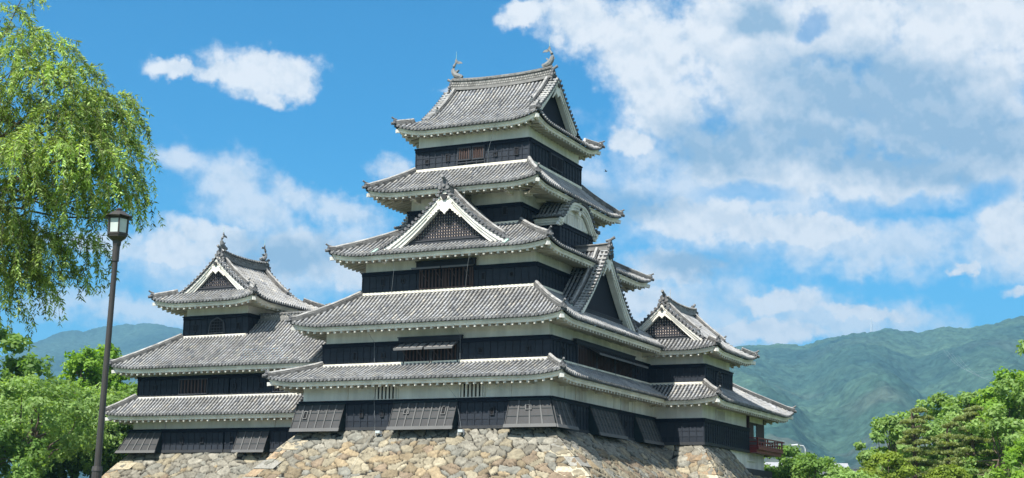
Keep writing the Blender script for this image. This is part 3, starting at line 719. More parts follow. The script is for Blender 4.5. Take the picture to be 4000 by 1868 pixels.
for y in (1.1, 4.6, 9.6, 13.2): mb.fb(fyi, y - .06, y + .06, 0, .06, .05, 1.35, (.80, .79, .75))
mb.build('plaster_post', M_PLAST, w1)
def brackets(par, F, ss, o, z):
    for s_ in ss:
        mb = MB(); mb.fb(F, s_ - .14, s_ + .14, 0, o, z, z + .2, (.74, .72, .66)); mb.fb(F, s_ - .14, s_ + .14, 0, o * .5, z - .14, z + .001, (.74, .72, .66)); mb.build('eave_bracket', M_PLAST, par)
brackets(w1, fxi, [-15.9, -13.1, -10.1, -7.2, -3.2, -.6], 1.3, .93); brackets(w1, fyi, [0.4, 3.9, 6.4, 9.4, 12.6], 1.1, .93)
brackets(F2['w'], frame(0, .12, (1, 0), (0, -1)), [-14.9, -1.9], .8, 4.95); brackets(F2['w'], frame(-.12, 0, (0, 1), (1, 0)), [2.2, 4.3, 6.4, 8.5, 10.6, 12.7], .7, 4.9)
brackets(F4['w'], frame(0, 4.21, (1, 0), (0, -1)), [-12.2, -8.5, -4.9], 1.3, 14.55); brackets(F4['w'], frame(-4.26, 0, (0, 1), (1, 0)), [4.8, 7], 1.3, 14.55)

# second storey: wide openings under headers with propped shutters
def shutter(par, F, s0, s1, zh, zl, oh, ol, n, props=2):
    mb = MB(); c = (.19, .185, .18)
    f = lambda s_, v, h: F(s_, oh + (ol - oh) * v, zh + (zl - zh) * v + h)
    mb.box8([f(s0, 0, 0), f(s1, 0, 0), f(s1, 1, 0), f(s0, 1, 0), f(s0, 0, .04), f(s1, 0, .04), f(s1, 1, .04), f(s0, 1, .04)], c)
    for i in range(n + 1):
        a = s0 + (s1 - s0) * i / n; mb.box8([f(a - .03, 0, .04), f(a + .03, 0, .04), f(a + .03, 1, .04), f(a - .03, 1, .04), f(a - .03, 0, .09), f(a + .03, 0, .09), f(a + .03, 1, .09), f(a - .03, 1, .09)], (.05, .05, .052))
    mb.box8([f(s0, .95, -.03), f(s1, .95, -.03), f(s1, 1.03, -.03), f(s0, 1.03, -.03), f(s0, .95, .10), f(s1, .95, .10), f(s1, 1.03, .10), f(s0, 1.03, .10)], (.12, .12, .12))
    r = mb.build('propped_shutter', M_BLACK, par)
    for i in range(props):
        mb = MB(); a = s0 + (s1 - s0) * (i + .5) / props; mb.bar(F(a, ol * .9, zl + .05), F(a + .25, .08, zl - .75), .04, .04, (.06, .05, .05)); mb.build('shutter_prop', M_BLACK, par)
    return r
def header(par, F, s0, s1, z0, z1, o=.22):
    mb = MB(); mb.fb(F, s0, s1, 0, o, z0, z1, (.04, .042, .05)); mb.fb(F, s0 - .05, s1 + .05, 0, o + .06, z1 - .07, z1, (.05, .052, .06)); mb.build('window_header', M_BLACK, par)
f2, f2r = F2['F'][0], F2['R'][0]
header(F2['w'], f2, -11.0, -6.25, 3.95, 4.28)
for a, b in ((-10.55, -8.65), (-8.45, -6.6)): window(F2['w'], f2, a, b, 2.45, 3.9, 7, M_WOOD, bw=.09, o=.07)
shutter(F2['w'], f2, -10.9, -8.72, 3.78, 3.34, .2, 1.0, 4); shutter(F2['w'], f2, -8.58, -6.5, 3.78, 3.34, .2, 1.0, 4)
for x in (-14.4, -12.2): loophole(F2['w'], f2, x, 3.15, .22, .45 if x < -13 else .26)
for x in (-4.9, -1.5): loophole(F2['w'], f2, x, 3.2, .24, .26)
header(F2['w'], f2r, 3.75, 14.7, 3.95, 4.25)
for k in range(3): window(F2['w'], f2r, 4.3 + 3.4 * k, 7.5 + 3.4 * k, 2.5, 3.9, 12, M_WOOD, bw=.09, o=.07)
for k in range(3): shutter(F2['w'], f2r, 5.9 + 3.15 * k, 8.95 + 3.15 * k, 3.92, 3.42, .12, 1.0, 5, 2)
loophole(F2['w'], f2r, 2.0, 3.2, .24, .4)
f3, f3r = F3['F'][0], F3['R'][0]
header(F3['w'], f3, -10.8, -6.3, 9.2, 9.72)
for a, b in ((-10.5, -8.62), (-8.45, -6.55)): window(F3['w'], f3, a, b, 7.85, 9.1, 7, M_WOOD, M_WOOD, bw=.11, o=.07)
shutter(F3['w'], f3, -10.75, -8.55, 9.2, 9.05, .15, .92, 4); shutter(F3['w'], f3, -8.45, -6.4, 9.2, 9.05, .15, .92, 4)
for x, h in ((-13.5, .42), (-11.9, .22), (-5.7, .42), (-3.6, .22)): loophole(F3['w'], f3, x, 8.45, .22, h)
f4 = F4['F'][0]
loophole(F4['w'], f4, -5.3, 13.35, .3, .5); loophole(F4['w'], f4, -12.2, 13.3, .5, .2)
f5, f5r = F5['F'][0], F5['R'][0]
window(F5['w'], f5, -9.38, -8.5, 17.5, 18.32, 5, M_WOOD, bw=.09, o=.07); window(F5['w'], f5, -8.24, -7.42, 17.5, 18.32, 5, M_WOOD, bw=.09, o=.07)
for x, z, h in ((-11.95, 17.6, .22), (-10.28, 17.75, .46), (-6.5, 17.65, .24), (-4.85, 17.72, .46)): loophole(F5['w'], f5, x, z, .24, h)
mb = MB(); mb.fb(f5, -9.5, -7.3, .02, .12, 17.22, 17.3, (.05, .053, .06)); [mb.fb(f5, x - .04, x + .04, .02, .11, 17.0, 17.42, (.05, .053, .06)) for x in (-9.5, -8.75, -7.95, -7.3)]; mb.build('window_ledge', M_BLACK, F5['w'])
for a in (8.3, 9.36): window(F5['w'], f5r, a, a + .95, 17.35, 18.28, 4, M_BLACK, bw=.09, o=.07, bc=(.03, .03, .035))

# large front gable standing on the third roof
Wg = 4.85
Hg = lambda a: 10.62 + 3.85 * ((1 - a / Wg) * .62 + .38 * (1 - a / Wg) ** 2) if a < Wg else 10.62
h3 = lambda d, D=4.11: 10.12 + 2.33 * ((d / D) * .78 + .22 * (d / D) ** 2)
gw = gable(K, (-8.3, .72), (0, -1), (1, 0), Wg, Hg, h3(.72 + .74 + .02), over=.72, style='lattice', board=.50, pend=1.1, name='front_gable', desc=4.1)
dormer(K, (-8.3, .72), (0, -1), (1, 0), Wg, Hg, 3.4, lambda q: h3(min(q + .74, 4.1)))
top_ridge(K, [(-8.3, .80, 14.45), (-8.3, 1.6, 14.42), (-8.3, 4.1, 14.42)], 1.1, .36, (1, 0), False)
mb = MB()
for x in (-13.3, -3.35):
    for (xa, xb) in ((x - .18, x + .02),): mb.box8([(xa + 0, .0, 10.13), (xb, .0, 10.13), (xb + .0, .62, 10.50), (xa, .62, 10.50), (xa, .0, 10.27), (xb, .0, 10.27), (xb, .62, 10.62), (xa, .62, 10.62)], (.3, .5, .4))
mb.build('copper_gutter', M_COPPER, K)
# tall side gable standing on the second roof
Ws = 5.45
Hs = lambda a: 6.0 + 5.3 * ((1 - a / Ws) * .70 + .30 * (1 - a / Ws) ** 2) if a < Ws else 6.0
h2 = lambda d, D=3.53: 5.08 + 2.52 * ((d / D) * .78 + .22 * (d / D) ** 2)
gable(K, (.32, 9.43), (1, 0), (0, 1), Ws, Hs, h2(1.34 + .75), over=.72, style='board', board=.55, pend=.95, name='side_gable', desc=4.6)
dormer(K, (.32, 9.43), (1, 0), (0, 1), Ws, Hs, 2.3, lambda q: h2(min(q + 1.34, 3.5)))
top_ridge(K, [(.26, 9.43, 11.32), (-.6, 9.43, 11.28), (-2.3, 9.43, 11.28)], 1.0, .40, (1, 0), False)
mb = MB()
for k in range(13):
    a0, a1 = .5 + k * .36, .5 + (k + 1) * .36
    mb.box8([(-.72, 9.43 - a0, Hs(a0) + .06), (-.5, 9.43 - a0, Hs(a0) + .06), (-.5, 9.43 - a1, Hs(a1) + .06), (-.72, 9.43 - a1, Hs(a1) + .06), (-.72, 9.43 - a0, Hs(a0) + .14), (-.5, 9.43 - a0, Hs(a0) + .14), (-.5, 9.43 - a1, Hs(a1) + .14), (-.72, 9.43 - a1, Hs(a1) + .14)], (.4, .6, .5))
mb.build('copper_gutter', M_COPPER, K)
gable(K, (-17.32, 9.43), (-1, 0), (0, 1), Ws, Hs, h2(1.34 + .75), over=.72, style='board', board=.55, pend=.95, name='side_gable', desc=4.6)
dormer(K, (-17.32, 9.43), (-1, 0), (0, 1), Ws, Hs, 2.3, lambda q: h2(min(q + 1.34, 3.5)))
# undulating gables over the projecting bays of the fourth tier
Wk = 3.45
def Hk(a):
    t = min(1, a / Wk); return 13.12 + 1.62 * (.5 + .5 * math.cos(math.pi * min(1, t * 1.06) ** 1.75)) + .06 * max(0, t - .85) / .15
for sg, xo in ((1, -1.92), (-1, -15.12)):
    xf = -2.28 if sg > 0 else -14.76; xw = -4.2 if sg > 0 else -12.8
    mb = MB(); mb.box(min(xf - sg * .12, xw), max(xf - sg * .12, xw), 6.62, 12.28, 10.9, 13.35, (.86, .855, .81)); bay = mb.build('bay_wall', M_PLAST, K)
    FB = frame(xf, 0, (0, 1), (sg, 0)); cladding(bay, FB, 6.5, 12.4, 10.95, 12.8)
    for yy, nn in ((6.5, -1), (12.4, 1)):
        FS = frame(0, yy, (1, 0), (0, nn)); cladding(bay, FS, min(xf, xw), max(xf, xw), 10.95, 12.8)
    window(bay, frame(xf - sg * .12, 0, (0, 1), (sg, 0)), 8.0, 10.7, 13.0, 13.75, 9, M_PLAST, M_PLAST, WH, .14, .03, WH)
    gable(K, (xo, 9.43), (sg, 0), (0, 1), Wk, Hk, 13.0, over=.45, style='plaster', board=.44, pend=.5, name='curved_gable', desc=False)
    dormer(K, (xo, 9.43), (sg, 0), (0, 1), Wk, Hk, 2.3, lambda q: None)
    for s2 in (-1, 1):
        A = (xo, 9.43 + s2 * Wk); sl_ = Slope(A, (-sg, 0), (0, -s2), 1, lambda d: 13.12, lambda d: 0., lambda d: 2.3)
        eave(sl_, K, .5, rsp=.5)
        mb = MB(); mb.box(min(xo, xw) + .1, max(xo, xw) - .1, 9.43 + s2 * 3.0 - .12, 9.43 + s2 * 3.0 + .12, 12.62, 12.92, (.76, .75, .7)); mb.build('bay_beam', M_PLAST, bay)
    top_ridge(K, [(xo - sg * .1, 9.43, 14.66), (xo - sg * 2.2, 9.43, 14.66)], .8, .30, (0, 0), False)

# lightning conductor cables hanging down the front
def cable(pts, r=.011, par=K, c=(.5, .5, .5)):
    mb = MB(); mb.tube(pts, r, 4, c); return mb.build('conductor_cable', M_LINE, par)
cable([(-5.7, 3.45, 20.0), (-6.2, 3.9, 19.3), (-6.9, 4.5, 18.0), (-7.0, 4.6, 17.0)])
cable([(-7.1, 1.6, 14.7), (-7.7, 2.2, 13.6), (-8.1, 3.2, 12.6)])
cable([(-5.7, -.2, 10.0), (-6.2, .4, 9.2), (-6.9, 1.4, 7.7)]); cable([(-11.6, -.2, 10.0), (-12.0, .6, 9.0), (-12.6, 1.4, 7.6)])
cable([(-12.7, -1.7, 4.8), (-12.8, -.3, 4.0), (-12.8, -.2, 2.5)]); cable([(-6.1, -1.7, 4.8), (-6.3, -.3, 4.2), (-6.3, -.25, 2.5)])
cable([(-5.9, -3.2, .9), (-5.9, -1.5, .1), (-5.6, -1.55, -1.0), (-5.4, -1.6, -1.9)])
cable([(-11.9, -1.6, .2), (-11.8, -1.6, -1.0), (-11.7, -1.7, -1.9), (-12.0, -2.8, -3.4), (-12.4, -4.2, -5.4)])

# ================================================================== RIGHT: ATTACHED TURRET
T = thing('attached_turret', (2, 22, -2), 'two-storey black and white turret with latticed gable, right of the tall keep', 'turret')
A1 = storey(T, (-1., 4.5, 17.3, 28.6), -2.0, -.1, 1.5, sides='FR'); A2 = storey(T, (-2., 4.35, 18., 24.8), 2.4, 3.93, 5.3, sides='FR')
Hq = lambda z0, z1, D, sag=.2: (lambda d: z0 + (z1 - z0) * ((d / D) * (1 - sag) + sag * (d / D) ** 2))
sf = Slope((-.5, 15.95), (1, 0), (0, 1), 2.05, Hq(1.2, 2.5, 2.05), lambda d: 0, lin(6.6, 4.85, 2.05), .3, (0, 1))
sr = Slope((6.1, 15.95), (0, 1), (-1, 0), 1.75, Hq(1.2, 2.5, 1.75), lin(0, 2.05, 1.75), lambda d: 8.85, .3, (1, 0))
for s_ in (sf, sr): t = tiles(s_, T); eave(s_, t, 1.5)
hip(sr, 'L', T, 1.75)
fw, fr = A1['F'][0], A1['R'][0]
window(A1['w'], frame(4.38, 0, (0, 1), (1, 0)), 20.6, 22.5, .05, .75, 6, M_PLAST, M_PLAST, WH, .13, .03, WH)
mb = MB(); mb.fb(frame(0, 18, (1, 0), (0, -1)), -1.9, 4.3, -.1, .1, 2.45, 2.62, (.82, .8, .7)); mb.build('plaster_flashing', M_PLAST, T)
def arch(par, F, s0, z0, w, h, c=(.04, .04, .046)):
    """bell-shaped window with a lattice"""
    mb = MB(); pts = [(-w * .55, 0), (-w * .5, h * .5), (-w * .42, h * .75), (-w * .22, h * .9), (0, h), (w * .22, h * .9), (w * .42, h * .75), (w * .5, h * .5), (w * .55, 0)]
    for i in range(len(pts) - 1):
        (a, b), (a2, b2) = pts[i], pts[i + 1]; mb.bar(F(s0 + a, .1, z0 + b), F(s0 + a2, .1, z0 + b2), .09, .09, (.07, .072, .08))
    mb.bar(F(s0 - w * .6, .1, z0), F(s0 + w * .6, .1, z0), .09, .09, (.07, .072, .08)); f = mb.build('bell_window', M_BLACK, par)
    mb = MB(); mb.poly([F(s0 + a, .075, z0 + b) for a, b in pts], c); mb.build('window_opening', M_DARK, f)
    mb = MB()
    for i in range(5): a = w * (-.4 + .2 * i); mb.fb(F, s0 + a - .025, s0 + a + .025, .08, .11, z0, z0 + h * (.72 if abs(a) > .3 * w else .92), (.05, .05, .056))
    for i in range(4): mb.fb(F, s0 - w * .46, s0 + w * .46, .08, .12, z0 + h * (.15 + .2 * i), z0 + h * (.15 + .2 * i) + .04, (.05, .05, .056))
    mb.build('window_lattice', M_BLACK, f)
arch(A2['w'], A2['R'][0], 21.3, 2.55, 1.3, 1.15)
irimoya(T, (-3.45, 5.85, 16.7, 26.5), 'y', 4.92, 8.55, .95, lift=.32, sag=.28, style='lattice', over=.6, wall={k: 1.4 for k in 'FRBL'}, tall=.5, fishes=False, board=.42, pend=.62, half=3.2)
mb = MB(); mb.tube([(1.2, 19.6, 9.0), (1.2, 19.6, 9.9)], .02, 5); mb.build('lightning_rod', M_GREY, T)

# moon-viewing pavilion behind it, with a red balcony
Y = thing('moon_viewing_pavilion', (2, 31, -3.7), 'low pavilion with red balcony at the right end of the castle', 'pavilion')
HY = Hq(1.2, 4.9, 6.1, .12)
yr = Slope((6.1, 24.8), (0, 1), (-1, 0), 6.1, HY, lambda d: 0., lambda d: 11.7 - d, .5, (0, 1), fade=4)
yb = Slope((6.1, 36.5), (-1, 0), (0, -1), 6.1, HY, lambda d: d, lambda d: 12.2 - d, .5, fade=4)
yl = Slope((-6.1, 36.5), (0, -1), (1, 0), 6.1, HY, lambda d: d, lambda d: 11.7, .3, (1, 0), fade=4)
for s_ in (yr, yb, yl): t = tiles(s_, Y); eave(s_, t, 1.8)
hip(yb, 'L', Y, 6.1); hip(yb, 'R', Y, 6.1); top_ridge(Y, [(0, 24.8, 4.9), (0, 30.4, 4.9)], .8, .5, (0, 0), False)
mb = MB(); mb.box(-4.3, 4.3, 24.9, 33.7, .5, 1.5, (.86, .855, .81)); mb.build('upper_plaster_band', M_PLAST, Y)
mb = MB(); mb.box(-4.3, 4.28, 24.0, 33.7, -3.25, -1.95, (.82, .82, .80)); by = mb.build('plaster_base_wall', M_PLAST, Y)
window(by, frame(4.28, 0, (0, 1), (1, 0)), 28.9, 30.9, -2.55, -1.95 + .0, 6, M_PLAST, M_PLAST, WH, .15, .03, WH)
mb = MB(); mb.box(-4.6, 4.75, 23.5, 34.4, -3.75, -3.25, (.06, .06, .065)); mb.build('base_board', M_BLACK, Y)
mb = MB(); c = (.2, .03, .03)
mb.build if 0 else None
for (x0, x1, y0, y1) in ((4.25, 4.31, 28.62, 30.75), (4.25, 4.31, 31.6, 33.72)): mb.box(x0, x1, y0, y1, -1.5, .5, c)
mb.box(4.26, 4.30, 30.75, 31.6, .3, .5, c); mb.box(4.26, 4.30, 30.75, 31.6, -1.5, -.75, c)
mat_dr = mat('dark_red_brown_timber', (.05, .018, .018), .6)
pw = mb.build('timber_wall', mat_dr, Y)
for (x, y) in ((4.42, 28.7), (4.2, 33.6), (.2, 33.6), (-4.1, 33.6)):
    mb = MB(); mb.box(x - .13, x + .13, y - .13, y + .13, -1.5, 1.4, c); mb.build('post', mat_dr, Y)
mb = MB(); mb.box(-5.3, 5.3, 33.7, 36.0, -1.72, -1.5, c); mb.box(4.3, 5.3, 28.65, 33.7, -1.72, -1.5, c); mb.box(4.5, 5.15, 28.65, 35.9, -1.98, -1.72, c); mb.box(-5.2, 4.5, 35.5, 35.8, -1.98, -1.72, c)
fl = mb.build('balcony_floor', M_RED, Y)
mb = MB(); rails = ((-1.42, .10), (-1.12, .07), (-.82, .09))
for z, h in rails:
    ex = .25 if z > -1 else 0
    mb.bar((5.2, 28.65, z), (5.2, 36.0 + ex, z + (.06 if ex else 0)), .09, h, c); mb.bar((5.2 + ex, 35.9, z), (-5.2, 35.9, z), .09, h, c); mb.bar((4.45, 28.7, z), (5.25, 28.7, z), .09, h, c)
y = 28.75
while y < 36: mb.box(5.15, 5.25, y - .05, y + .05, -1.5, -.8 if int(y * 2) % 2 else -1.1, c); y += .72
x = -5.2
while x < 5.2: mb.box(x - .05, x + .05, 35.85, 35.95, -1.5, -.8, c); x += .8
mb.build('balustrade', M_RED, Y)

# ================================================================== LEFT: SMALL KEEP AND CONNECTING RANGE
N_ = thing('small_keep', (-30, 8, -3.2), 'small three-storey keep with two roof fish, left of the tall keep', 'small keep')
B1 = storey(N_, (-34.7, -26.2, 1.7, 14.5), -3.15, -1.45, 0., sides='FLB'); B2 = storey(N_, (-34.5, -26.2, 2., 14.2), .9, 2.45, 3.4, sides='FLB'); B3 = storey(N_, (-32.5, -26.6, 4.4, 10.9), 5.6, 7.25, 8.5)
H2 = lambda d: 3.0 + .62 * d + .022 * d * d
H1 = lambda d: -.48 + .70 * d + .08 * d * d
s2f = Slope((-36.1, .6), (1, 0), (0, 1), 3.8, H2, lin(0, 3.6, 3.8), lambda d: 9.5, .25, (1, 0)); s2l = Slope((-36.1, 15.6), (0, -1), (1, 0), 3.6, lambda d: H2(d * 3.8 / 3.6), lambda d: d, lin(15., 11.2, 3.6), .25, (1, 1))
s1f = Slope((-36.14, .3), (1, 0), (0, 1), 1.7, H1, lin(0, 1.64, 1.7), lambda d: 9.94, .2, (1, 0)); s1l = Slope((-36.14, 15.8), (0, -1), (1, 0), 1.64, lambda d: H1(d * 1.7 / 1.64), lambda d: d, lin(15.5, 13.8, 1.64), .2, (1, 1))
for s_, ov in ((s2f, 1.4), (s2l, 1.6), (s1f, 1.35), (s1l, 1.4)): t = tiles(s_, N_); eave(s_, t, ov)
hip(s2f, 'L', N_); hip(s1f, 'L', N_)
mb = MB(); ff = frame(0, 4.4, (1, 0), (0, -1)); mb.fb(ff, -32.4, -26.7, -.1, .12, 5.55, 5.76, (.84, .82, .74)); ff = frame(0, 2.0, (1, 0), (0, -1)); mb.fb(ff, -34.4, -26.2, -.1, .1, .86, .98, (.84, .82, .74)); mb.build('plaster_flashing', M_PLAST, N_)
arch(B3['w'], B3['F'][0], -29.35, 5.9, 1.3, 1.15)
for x in (-31.4, -27.45): loophole(B3['w'], B3['F'][0], x, 6.35, .22, .42)
b2 = B2['F'][0]; window(B2['w'], b2, -30.6, -28.15, 1.15, 2.15, 8, M_WOOD, M_BLACK, bw=.13, o=.06)
for x in (-32.9,): loophole(B2['w'], b2, x, 1.65, .22, .3)
b1 = B1['F'][0]
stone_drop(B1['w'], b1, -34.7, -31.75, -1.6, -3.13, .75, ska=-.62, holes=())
for x in (-29.9, -28.1): loophole(B1['w'], b1, x, -2.25, .2, .35)
mb = MB(); mb.fb(frame(0, 1.82, (1, 0), (0, -1)), -31.75, -31.6, 0, .06, -1.4, -.3, (.8, .79, .75)); mb.build('plaster_post', M_PLAST, B1['w'])
irimoya(N_, (-34.4, -24.9, 2.7, 12.5), 'y', 8.12, 11.65, 1.4, lift=.42, sag=.40, style='lattice', over=.5, wall={k: 1.7 for k in 'FRBL'}, tall=.62, fishes=True, board=.42, pend=.72, half=3.0, fsc=.88)
for z0, z1 in ((-1.43, 0), (2.47, 3.3)): mb = MB(); mb.box(-26.36, -26.04, 1.815 if z0 < 0 else 2.115, 4, z0, z1, (.86, .855, .81)); mb.build('plaster_post', M_PLAST, N_)
Wt = thing('connecting_range', (-21.6, 6, -3.2), 'two-storey tiled passage range joining the small keep to the tall keep', 'building')
C1 = storey(Wt, (-26.2, -17.2, 1.7, 10.3), -3.15, -1.45, 0., sides='F'); C2 = storey(Wt, (-26.2, -16.9, 2., 10.), .9, 2.45, 3.4, sides='F')
w2 = Slope((-26.6, .6), (1, 0), (0, 1), 5.4, H2, lambda d: 0., lambda d: 9.7, 0, (0, 0)); w2b = Slope((-16.9, 11.4), (-1, 0), (0, -1), 5.4, H2, lambda d: 0., lambda d: 9.3, 0)
w1_ = Slope((-26.2, .3), (1, 0), (0, 1), 1.7, H1, lambda d: 0., lambda d: 8.6, 0, (0, 0))
for s_, ov in ((w2, 1.4), (w2b, 1.4), (w1_, 1.35)): t = tiles(s_, Wt); eave(s_, t, ov)
top_ridge(Wt, [(-26.6, 6., 6.98), (-17., 6., 6.98)], .9, .5, (0, 0), True)
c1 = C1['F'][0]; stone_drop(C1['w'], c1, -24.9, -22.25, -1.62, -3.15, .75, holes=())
for x in (-25.5,): loophole(C1['w'], c1, x, -2.25, .2, .35)
c2 = C2['F'][0]; window(C2['w'], c2, -22.3, -20.4, 1.15, 1.9, 8, M_WOOD, M_BLACK, bw=.12, o=.06)
for x in (-26.0 + .3, -23.4): loophole(C2['w'], c2, x, 1.6, .22, .35)
mb = MB(); mb.fb(frame(0, 1.82, (1, 0), (0, -1)), -22.1, -21.95, 0, .06, -1.4, -.3, (.8, .79, .75)); mb.build('plaster_post', M_PLAST, C1['w'])
mb = MB(); mb.fb(frame(0, 2.0, (1, 0), (0, -1)), -26.2, -17.3, -.1, .1, .86, .98, (.84, .82, .74)); mb.build('plaster_flashing', M_PLAST, Wt)

# ================================================================== STONE BASES
def voro(u, v, seed, cu=.78, cv=.46, jit=.62):
    """nearest and second nearest of jittered stones; returns f1, f2, cell id, offset to the stone's centre"""
    h = lambda i, j, k: (np.sin(i * 127.1 + j * 311.7 + k * 74.7 + seed * 13.3) * 43758.5453) % 1.0
    j0 = np.floor(v / cv); f1 = np.full(u.shape, 9.); f2 = np.full(u.shape, 9.); idv = np.zeros(u.shape); dx = np.zeros(u.shape); dy = np.zeros(u.shape)
    for dj in (-1, 0, 1):
        j = j0 + dj; off = (np.mod(j, 2)) * .5 * cu; i0 = np.floor((u - off) / cu)
        for di in (-2, -1, 0, 1, 2):
            i = i0 + di; px = (i + .5 + (h(i, j, 1) - .5) * 2 * jit) * cu + off; py = (j + .5 + (h(i, j, 2) - .5) * 1.6 * jit) * cv
            w = .42 * (h(i, j, 3) - .5); a = (h(i, j, 5) - .5) * .9; ca, sa = np.cos(a), np.sin(a); X = (u - px) * ca + (v - py) * sa; Yy = -(u - px) * sa + (v - py) * ca
            d = np.maximum(np.sqrt((X / cu) ** 2 + (Yy / cv) ** 2), .88 * np.maximum(abs(X) / cu, abs(Yy) / cv) + .12) - w
            cid = h(i, j, 4); m = d < f1
            f2 = np.where(m, f1, np.minimum(f2, d)); idv = np.where(m, cid, idv); dx = np.where(m, X, dx); dy = np.where(m, Yy, dy); f1 = np.where(m, d, f1)
    return f1, f2, idv, dx, dy
def stone_face(name, par, ta, tb, ba, bb, zt, zb, seed, res=.066, warm=1.0):
    """battered stone face between top edge ta-tb and bottom edge ba-bb"""
    ta, tb, ba, bb = (np.array(x, float) for x in (ta, tb, ba, bb)); L = np.linalg.norm(bb - ba); Hh = math.hypot(zt - zb, np.linalg.norm(ba - ta) * .6)
    nu = int(L / res) + 1; nv = int(Hh / res) + 1
    U, V = np.meshgrid(np.linspace(0, 1, nu), np.linspace(0, 1, nv), indexing='ij'); U = U.ravel(); V = V.ravel()
    cur = V ** .96
    top = ta + (tb - ta) * U[:, None]; bot = ba + (bb - ba) * U[:, None]; xy = top + (bot - top) * cur[:, None]; z = zt + (zb - zt) * V
    t = (tb - ta) / np.linalg.norm(tb - ta); n2 = np.array([t[1], -t[0]]); dn = (bot - top) @ n2; slope = np.mean(dn) / (zt - zb); nz = slope; nn_ = math.hypot(1, nz)
    along = (xy - ta) @ t; down = V * Hh
    wob = .12 * np.sin(along * 1.7 + seed) + .1 * np.sin(down * 2.3 + along * .7)
    f1, f2, cid, dx, dy = voro(along + wob, down + .35 * wob, seed)
    e = np.clip((f2 - f1) / .11, 0, 1); e = e * e * (3 - 2 * e)
    g1, g2, gid, _, _ = voro(along * 2.3 + 5, down * 2.3 + 3, seed + 9)
    e2 = np.clip((g2 - g1) / .3, 0, 1); small = (f2 - f1) < .055
    hgt = e * .12 + (cid - .5) * .07 + (dx * (np.sin(cid * 91) * .10) + dy * (np.cos(cid * 57) * .14)) * e
    hgt = np.where(small, -.05 + e2 * .04, hgt - .02)
    hgt += .006 * np.sin(along * 21 + np.cos(down * 17) * 2) + .005 * np.sin(down * 33 + along * 9)
    Q = np.stack([xy[:, 0] + n2[0] * hgt / nn_, xy[:, 1] + n2[1] * hgt / nn_, z + hgt * nz / nn_], 1)
    # stone colours: pale grey-beige above, ochre and brown below
    r1 = (cid * 7.13) % 1; r2 = (cid * 3.71) % 1
    wm = np.clip((zt - z - .9 - .5 * np.sin(along * .45 + 1) - .4 * np.sin(along * 1.1)) / 1.1, 0, 1) * warm
    grey = np.array([.26, .25, .215]) * (.62 + .75 * r1)[:, None]; blue = np.array([.21, .215, .195]) * (.7 + .6 * r1)[:, None]
    och = np.array([.33, .25, .15]) * (.55 + .75 * r1)[:, None]; cream = np.array([.39, .34, .24]) * (.7 + .5 * r1)[:, None]; brown = np.array([.22, .16, .11]) * (.6 + .8 * r1)[:, None]
    cool = np.where((r2 > .72)[:, None], blue, np.where((r2 < .18)[:, None], cream, grey))
    warmc = np.where((r2 > .80)[:, None], blue, np.where((r2 < .30)[:, None], cream, np.where((r2 < .52)[:, None], brown, och)))
    pick = (wm > ((cid * 5.3) % 1))[:, None]; C_ = np.where(pick, warmc, cool)
    C_ = C_ * .64 + np.array([.235, .205, .145]) * .32; sc = np.array([.06, .055, .045]) * (.6 + .8 * gid)[:, None]; C_ = np.where(small[:, None], sc * (.2 + .5 * e2)[:, None], C_)
    C_ = C_ * (.86 + .14 * np.sin(along * 5.1 + 2 * np.sin(down * 4.3 + cid * 30)) * np.cos(down * 6.7 + cid * 11))[:, None]; o = grid_mesh(name, Q, C_, nu, nv, M_STONE, par, smooth=False)
    return o
def quoins(par, a, b, zt, zb, dx, dy, seed, warm=1.0):
    """long dressed stones laid in turn along either face at a battered corner a (top) to b (foot)"""
    rq = random.Random(seed); z = zt; k = 0
    while z > zb + .6:
        h_ = rq.uniform(.42, .70); z1 = z - h_; P_ = lambda zz: (a[0] + (b[0] - a[0]) * ((zt - zz) / (zt - zb)) ** .96, a[1] + (b[1] - a[1]) * ((zt - zz) / (zt - zb)) ** .96)
        (xa, ya), (xb, yb) = P_(z), P_(z1); la, lb = (rq.uniform(1.2, 1.9), rq.uniform(.5, .8)) if k % 2 else (rq.uniform(.5, .8), rq.uniform(1.2, 1.9)); o = .12 + rq.uniform(-.02, .04); e_ = .025
        v = rq.uniform(.75, 1.2); c = rq.choice([(.36, .31, .22), (.30, .22, .14), (.26, .25, .22), (.38, .34, .25)]); c = tuple(q * v for q in c); j = lambda: rq.uniform(-.04, .04)
        mb = MB(); mb.box8([(xb + dx * o + j(), yb + dy * o + j(), z1 + e_), (xb - dx * la, yb + dy * o + j(), z1 + e_ + j()), (xb - dx * la, yb - dy * lb, z1 + e_), (xb + dx * o, yb - dy * lb, z1 + e_ + j()),
                (xa + dx * o + j(), ya + dy * o + j(), z - e_), (xa - dx * la, ya + dy * o + j(), z - e_ + j()), (xa - dx * la, ya - dy * lb, z - e_), (xa + dx * o, ya - dy * lb, z - e_ + j())], c)
        mb.build('corner_stone', M_STONE, par); z = z1; k += 1
def stone_base(label, loc, top, bot, zt, zb, seed, faces, warm=1.0, name='stone_base'):
    r = thing(name, loc, label, 'stone wall')
    for k in faces:
        a, b = k; stone_face('stone_face', r, top[a], top[b], bot[a], bot[b], zt, zb, seed + k[0] * 3, warm=warm)
    mb = MB(); mb.poly([(x, y, zt - .03) for x, y in top], (.25, .24, .2)); mb.build('top_fill', M_STONE, r)
    return r
def offs(x0, x1, y0, y1, bl, br, bf, dz): return [(x0 - bl * dz, y0 - bf * dz), (x1 + br * dz, y0 - bf * dz), (x1 + br * dz, y1), (x0 - bl * dz, y1)]
dz = 7.7
tp = [(-17.6, -1.3), (.66, -1.3), (.66, 20.5), (-17.6, 20.5)]
